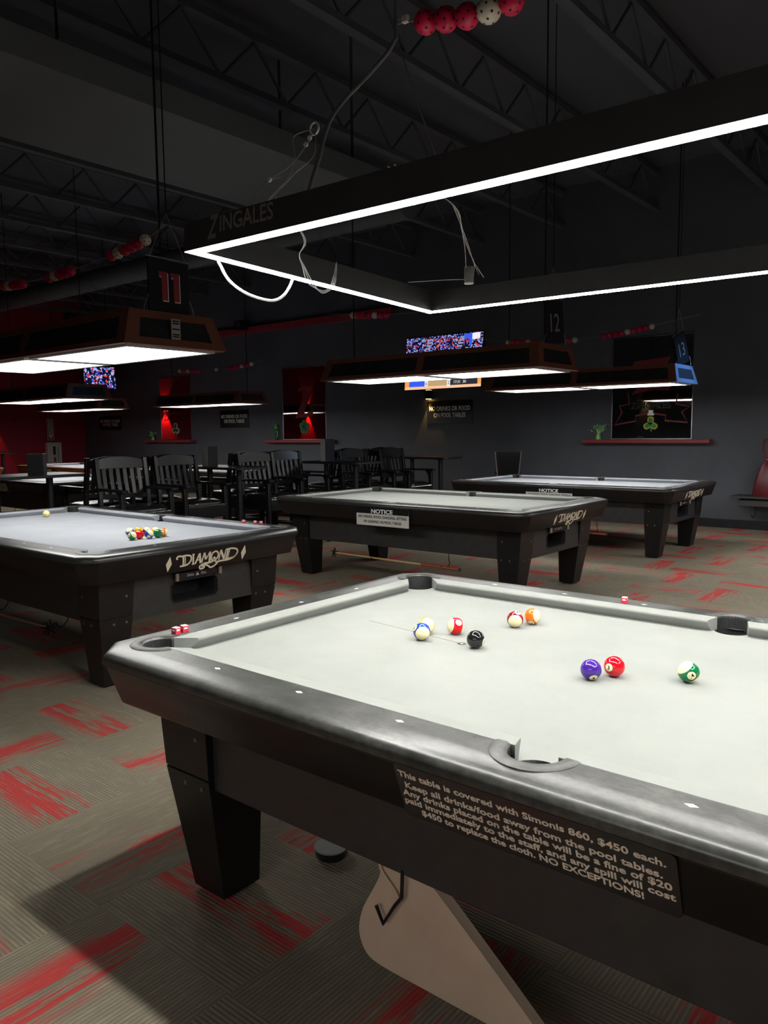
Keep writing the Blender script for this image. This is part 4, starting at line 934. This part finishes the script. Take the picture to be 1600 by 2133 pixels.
# ------------------------------------------------------------------ spectator chairs
def make_chair():
    """faces +x; origin on the floor under the middle of the seat"""
    r = empty('spectator_chair', (0, 0, 0)); hw, d = .275, .27; zs = .64
    MB().loft([[(-d, -hw+.03, z), (d, -hw+.03, z), (d, hw-.03, z), (-d, hw-.03, z)] for z in (zs-.13, zs)]).build('seat_frame', K['chairwood'], r, bevel=.004)
    st = MB(); rings = []
    for z, g in ((zs, 1.0), (zs+.03, 1.015), (zs+.05, .97), (zs+.066, .80), (zs+.072, .45), (zs+.073, .02)):
        ring = []
        for i in range(32):
            a = 2*pi*i/32; c, s_ = cos(a), sin(a); k = 1/max(abs(c), abs(s_)); k = min(k, 1.22)
            ring.append((c*k*d*g, s_*k*(hw-.012)*g, z))
        rings.append(ring)
    seat = st.loft(rings).build('seat', K['leather'], r, ang=60)
    m = MB()
    n = 26
    for i in range(n):
        y = -hw+.035+(2*hw-.07)*i/(n-1); m.sphere((d+.002, y, zs+.008), .0052, 6, 4)
        x = -d+.02+(2*d-.04)*i/(n-1); [m.sphere((x, sg*(hw-.028), zs+.008), .0052, 6, 4) for sg in (-1, 1)]
    m.build('nailhead_trim', K['nails'], seat)
    for sg in (-1, 1):
        y = sg*(hw-.005)
        MB().box((d-.055, y-.022, 0), (d-.005, y+.022, .86)).build('front_leg', K['chairwood'], r, bevel=.004)
        MB().loft([[(x-.024, y-.022, z), (x+.024, y-.022, z), (x+.024, y+.022, z), (x-.024, y+.022, z)] for x, z in ((-d+.01, 0), (-d+.03, .60), (-d+.02, .80), (-d-.045, 1.20))]).build('rear_leg', K['chairwood'], r, bevel=.004)
        arm = MB().loft([[(x, y-wd, z), (x, y+wd, z), (x, y+wd, z+.026), (x, y-wd, z+.026)] for x, wd, z in ((-d+.02, .024, .862), (-.05, .034, .862), (d-.04, .040, .864), (d+.035, .036, .862), (d+.05, .022, .858))]).build('armrest', K['chairwood'], r, bevel=.005)
        MB().prism([(d-.055, .862), (d-.055, .74), (d-.075, .80), (d-.12, .862)], lambda a, b, h: (a, h, b), y-.011, y+.011).build('arm_bracket', K['chairwood'], arm)
        for z, wd in ((.20, .018), (.30, .016)): MB().box((-d+.02, y-.012, z-wd), (d-.05, y+.012, z+wd)).build('stretcher', K['chairwood'], r)
    MB().box((d-.045, -hw, .26), (d-.005, hw, .31)).build('footrest', K['chairwood'], r, bevel=.004)
    # back: curved crest, lower rail and slats
    bx = lambda z: -d+.02-(z-.80)*.1625
    rings = []
    for i in range(13):
        y = -hw+.02+(2*hw-.04)*i/12; q = 1-(y/hw)**2; cx = -.022*q
        rings.append([(bx(1.09)+cx-.010, y, 1.085), (bx(1.09)+cx+.012, y, 1.085), (bx(1.17)+cx+.012, y, 1.165+.05*q), (bx(1.17)+cx-.010, y, 1.165+.05*q)])
    MB().loft(rings).build('crest_rail', K['chairwood'], r, bevel=.003)
    MB().box((bx(.80)-.012, -hw+.02, .77), (bx(.80)+.012, hw-.02, .82)).build('lower_rail', K['chairwood'], r, bevel=.003)
    for i in range(6):
        y = -hw+.078+(2*hw-.156)*i/5; q = 1-(y/hw)**2
        MB().loft([[(bx(z)+c-.006, y-.022, z), (bx(z)+c+.006, y-.022, z), (bx(z)+c+.006, y+.022, z), (bx(z)+c-.006, y+.022, z)] for z, c in ((.80, 0), (.95, -.012*q), (1.10, -.02*q))]).build('slat', K['chairwood'], r, bevel=.002)
    return r
ch0 = make_chair()
chairs = [(-5.13, 3.20, -.10, 'black slatted chair nearest left, facing the left table'), (-5.23, 3.99, -.02, 'black slatted chair second from left, right of the first one'), (-5.15, 5.13, -.02, 'black slatted chair just behind the pub table with the thin black box'), (-5.30, 5.77, -.02, 'black slatted chair with its back just left of the third pub table'),
          (-5.10, 6.92, .0, 'black slatted chair behind the post of the third pub table'), (-5.02, 7.70, .0, 'black slatted chair furthest right, beside the last pub table'),
          (-5.88, 3.22, pi-.06, 'black chair back to back behind the nearest left chair, facing away'), (-5.98, 3.98, pi, 'black chair back to back behind the second chair, facing away'), (-5.93, 5.15, pi, 'black chair facing away behind the chair at the thin black box'), (-6.04, 5.80, pi, 'black chair facing away behind the fourth slatted chair'),
          (-5.88, 6.96, pi, 'black chair facing away behind the chair at the third pub table post'), (-5.80, 7.62, pi, 'black chair facing away, doubling the back of the furthest right chair')]
cl = [ch0]+[copy_tree(ch0) for _ in chairs[1:]]
for o, (x, y, rz, lab) in zip(cl, chairs): o.location = (x, y, 0); o.rotation_euler = (0, 0, rz); tag(o, lab, 'chair', 'black spectator chairs between the tables')

# ------------------------------------------------------------------ pub tables and menu boxes
ZP = 1.055
def make_pub(lx_, ly_):
    r = empty('pub_table', (0, 0, 0)); x, y = lx_/2, ly_/2; rr = .09
    poly = arc(x-rr, y-rr, rr, 0, pi/2, 5)+arc(-x+rr, y-rr, rr, pi/2, pi, 5)+arc(-x+rr, -y+rr, rr, pi, 1.5*pi, 5)+arc(x-rr, -y+rr, rr, 1.5*pi, 2*pi, 5)
    MB().prism(poly, lambda a, b, h: (a, b, h), ZP-.03, ZP).build('table_top', K['blackmetal'], r, bevel=.006)
    ax = 0 if lx_ > ly_ else 1
    for s in (-.27, .27):
        p = (s, 0) if ax == 0 else (0, s)
        col = MB().lathe([(.034, .02), (.034, ZP-.035)], 20, (*p, 0)).build('post', K['blackmetal'], r)
        MB().lathe([(.09, ZP-.042), (.09, ZP-.03)], 16, (*p, 0)).build('top_plate', K['blackmetal'], col)
        w_ = (.04, .26) if ax == 0 else (.26, .04); MB().box((p[0]-w_[0], p[1]-w_[1], 0), (p[0]+w_[0], p[1]+w_[1], .03)).build('foot', K['blackmetal'], r, bevel=.006)
    return r
p0 = make_pub(.58, 1.08); p1 = make_pub(1.1, .5)
pubs = [(p0, -5.66, 2.28, 'black pub table at the left edge carrying the big black menu box'), (p1, -5.36, 4.56, 'black pub table between the second and third chairs with a thin box'), (None, -5.10, 6.34, 'black pub table in front of the fifth chair with a grey-edged box'), (None, -5.12, 8.32, 'empty black pub table right of all the slatted chairs'), (None, -16.55, 6.95, 'small far pub table against the red wall at the left edge')]
for o, x, y, lab in pubs:
    o = o or copy_tree(p1); o.location = (x, y, 0); tag(o, lab, 'table', 'black pub tables')
def menu_box(x, y, rz, wd, dp, ht, lab, face=None):
    r = empty('menu_box', (x, y, ZP), rz); tag(r, lab, 'menu box', 'menu boxes on the pub tables')
    m = MB(); t = .008
    for yy in (-dp/2, dp/2-t): m.box((-wd/2, yy, 0), (wd/2, yy+t, ht))
    for xx in (-wd/2, wd/2-t): m.box((xx, -dp/2+t, 0), (xx+t, dp/2-t, ht))
    m.box((-wd/2+t, -dp/2+t, 0), (wd/2-t, dp/2-t, .01)); m.build('holder', K['chairwood'], r, bevel=.001)
    MB().box((-wd/2+.012, -dp/2+.012, .01), (wd/2-.012, dp/2-.012, ht-.012)).build('menus', K['dark'], r, smooth=False)
    if face: MB().box((-wd/2, -dp/2-.002, 0), (wd/2, -dp/2, ht)).build('pale_side', face, r, smooth=False)
menu_box(-5.66, 2.43, radians(-38), .17, .15, .205, 'big black menu box on the pub table at left')
menu_box(-5.62, 4.56, radians(3), .10, .16, .235, 'thin black menu box with a pale edge on the second pub table', K['sticker'])
menu_box(-5.34, 6.34, radians(3), .08, .20, .30, 'tall menu box with a grey side on the third pub table', K['sticker'])
menu_box(-16.9, 6.95, 0, .3, .25, .30, 'dark menu box on the far pub table by the red wall')
# metal chair by the back wall
r = empty('metal_chair', (-4.42, 9.6, 0), radians(212)); tag(r, 'dark chair with a shiny framed back behind the rear right table', 'chair')
MB().loft([[(-.16, y, .72), (.16, y, .72), (.20, y-.04*0+dy, 1.10), (-.20, y+dy, 1.10)] for y, dy in ((.17, .05), (.178, .05))]).build('backrest', K['sign_black'], r, smooth=False)
for s in (-1, 1): MB().tube([(s*.18, -.18, 0), (s*.16, .17, .45), (s*.165, .172, .70), (s*.205, .225, 1.11)], .011, 8).build('back_tube', K['steel'], r); MB().tube([(s*.18, .2, 0), (s*.17, -.17, .74)], .011, 8).build('leg', K['steel'], r)
MB().box((-.2, -.2, .74), (.2, .18, .78)).build('seat', K['leather'], r, bevel=.015)

# ------------------------------------------------------------------ bench and handbag at right
r = empty('wall_bench', (.3, YB-.2, 0)); tag(r, 'low grey wall bench at the right edge carrying the handbag', 'bench')
MB().box((-1.42, -.18, .47), (1.2, .2, .50)).build('seat_board', K['bench'], r, bevel=.004); MB().box((-1.30, -.14, .36), (1.2, -.10, .44)).build('front_board', K['bench'], r, bevel=.004)
MB().box((-1.30, -.10, .43), (1.2, .2, .47)).build('support', K['dark'], r, smooth=False)
for x in (-1.1, -.4, .4): MB().tube(spline([(x, -.09, .36), (x, -.1, .25), (x-.02, -.12, .21), (x-.04, -.12, .24)], 4), .009, 6).build('hook', K['blackmetal'], r)
r = empty('handbag', (-.55, YB-.2, .50)); tag(r, 'burgundy leather handbag sitting on the wall bench', 'bag')
rings = []
for z, a, b_ in ((0, .30, .13), (.03, .315, .14), (.22, .285, .12), (.40, .225, .085), (.485, .19, .05), (.505, .18, .035)):
    rings.append([(a*(abs(cos(t))**.6)*(1 if cos(t) > 0 else -1), b_*(abs(sin(t))**.6)*(1 if sin(t) > 0 else -1)+.012*sin(5*t)*(z/.46), z) for t in [2*pi*i/28 for i in range(28)]])
MB().loft(rings).build('body', K['bag'], r, ang=60)
for sy in (-.04, .04): MB().tube(spline([(-.14, sy, .46), (-.19, sy, .64), (-.17, sy*1.3, .79), (0, sy*1.5, .72), (.15, sy*1.3, .76), (.14, sy, .46)], 6), .011, 8).build('handle', K['bag'], r)
MB().box((-.15, -.04, .50), (.15, .04, .515)).build('clasp', K['brass'], r, bevel=.004)
# small black dish under the front table
r = empty('floor_dish', (.235, .43, 0)); tag(r, 'small black dish with a pale rim on the carpet under the front table', 'dish')
MB().lathe([(.05, 0), (.055, .008), (.058, .03), (.053, .031), (.046, .012), (.0, .01)], 24).build('bowl', K['sign_black'], r)
MB().lathe([(.054, .030), (.059, .031), (.059, .036), (.053, .036)], 24).build('rim', K['cable'], r)
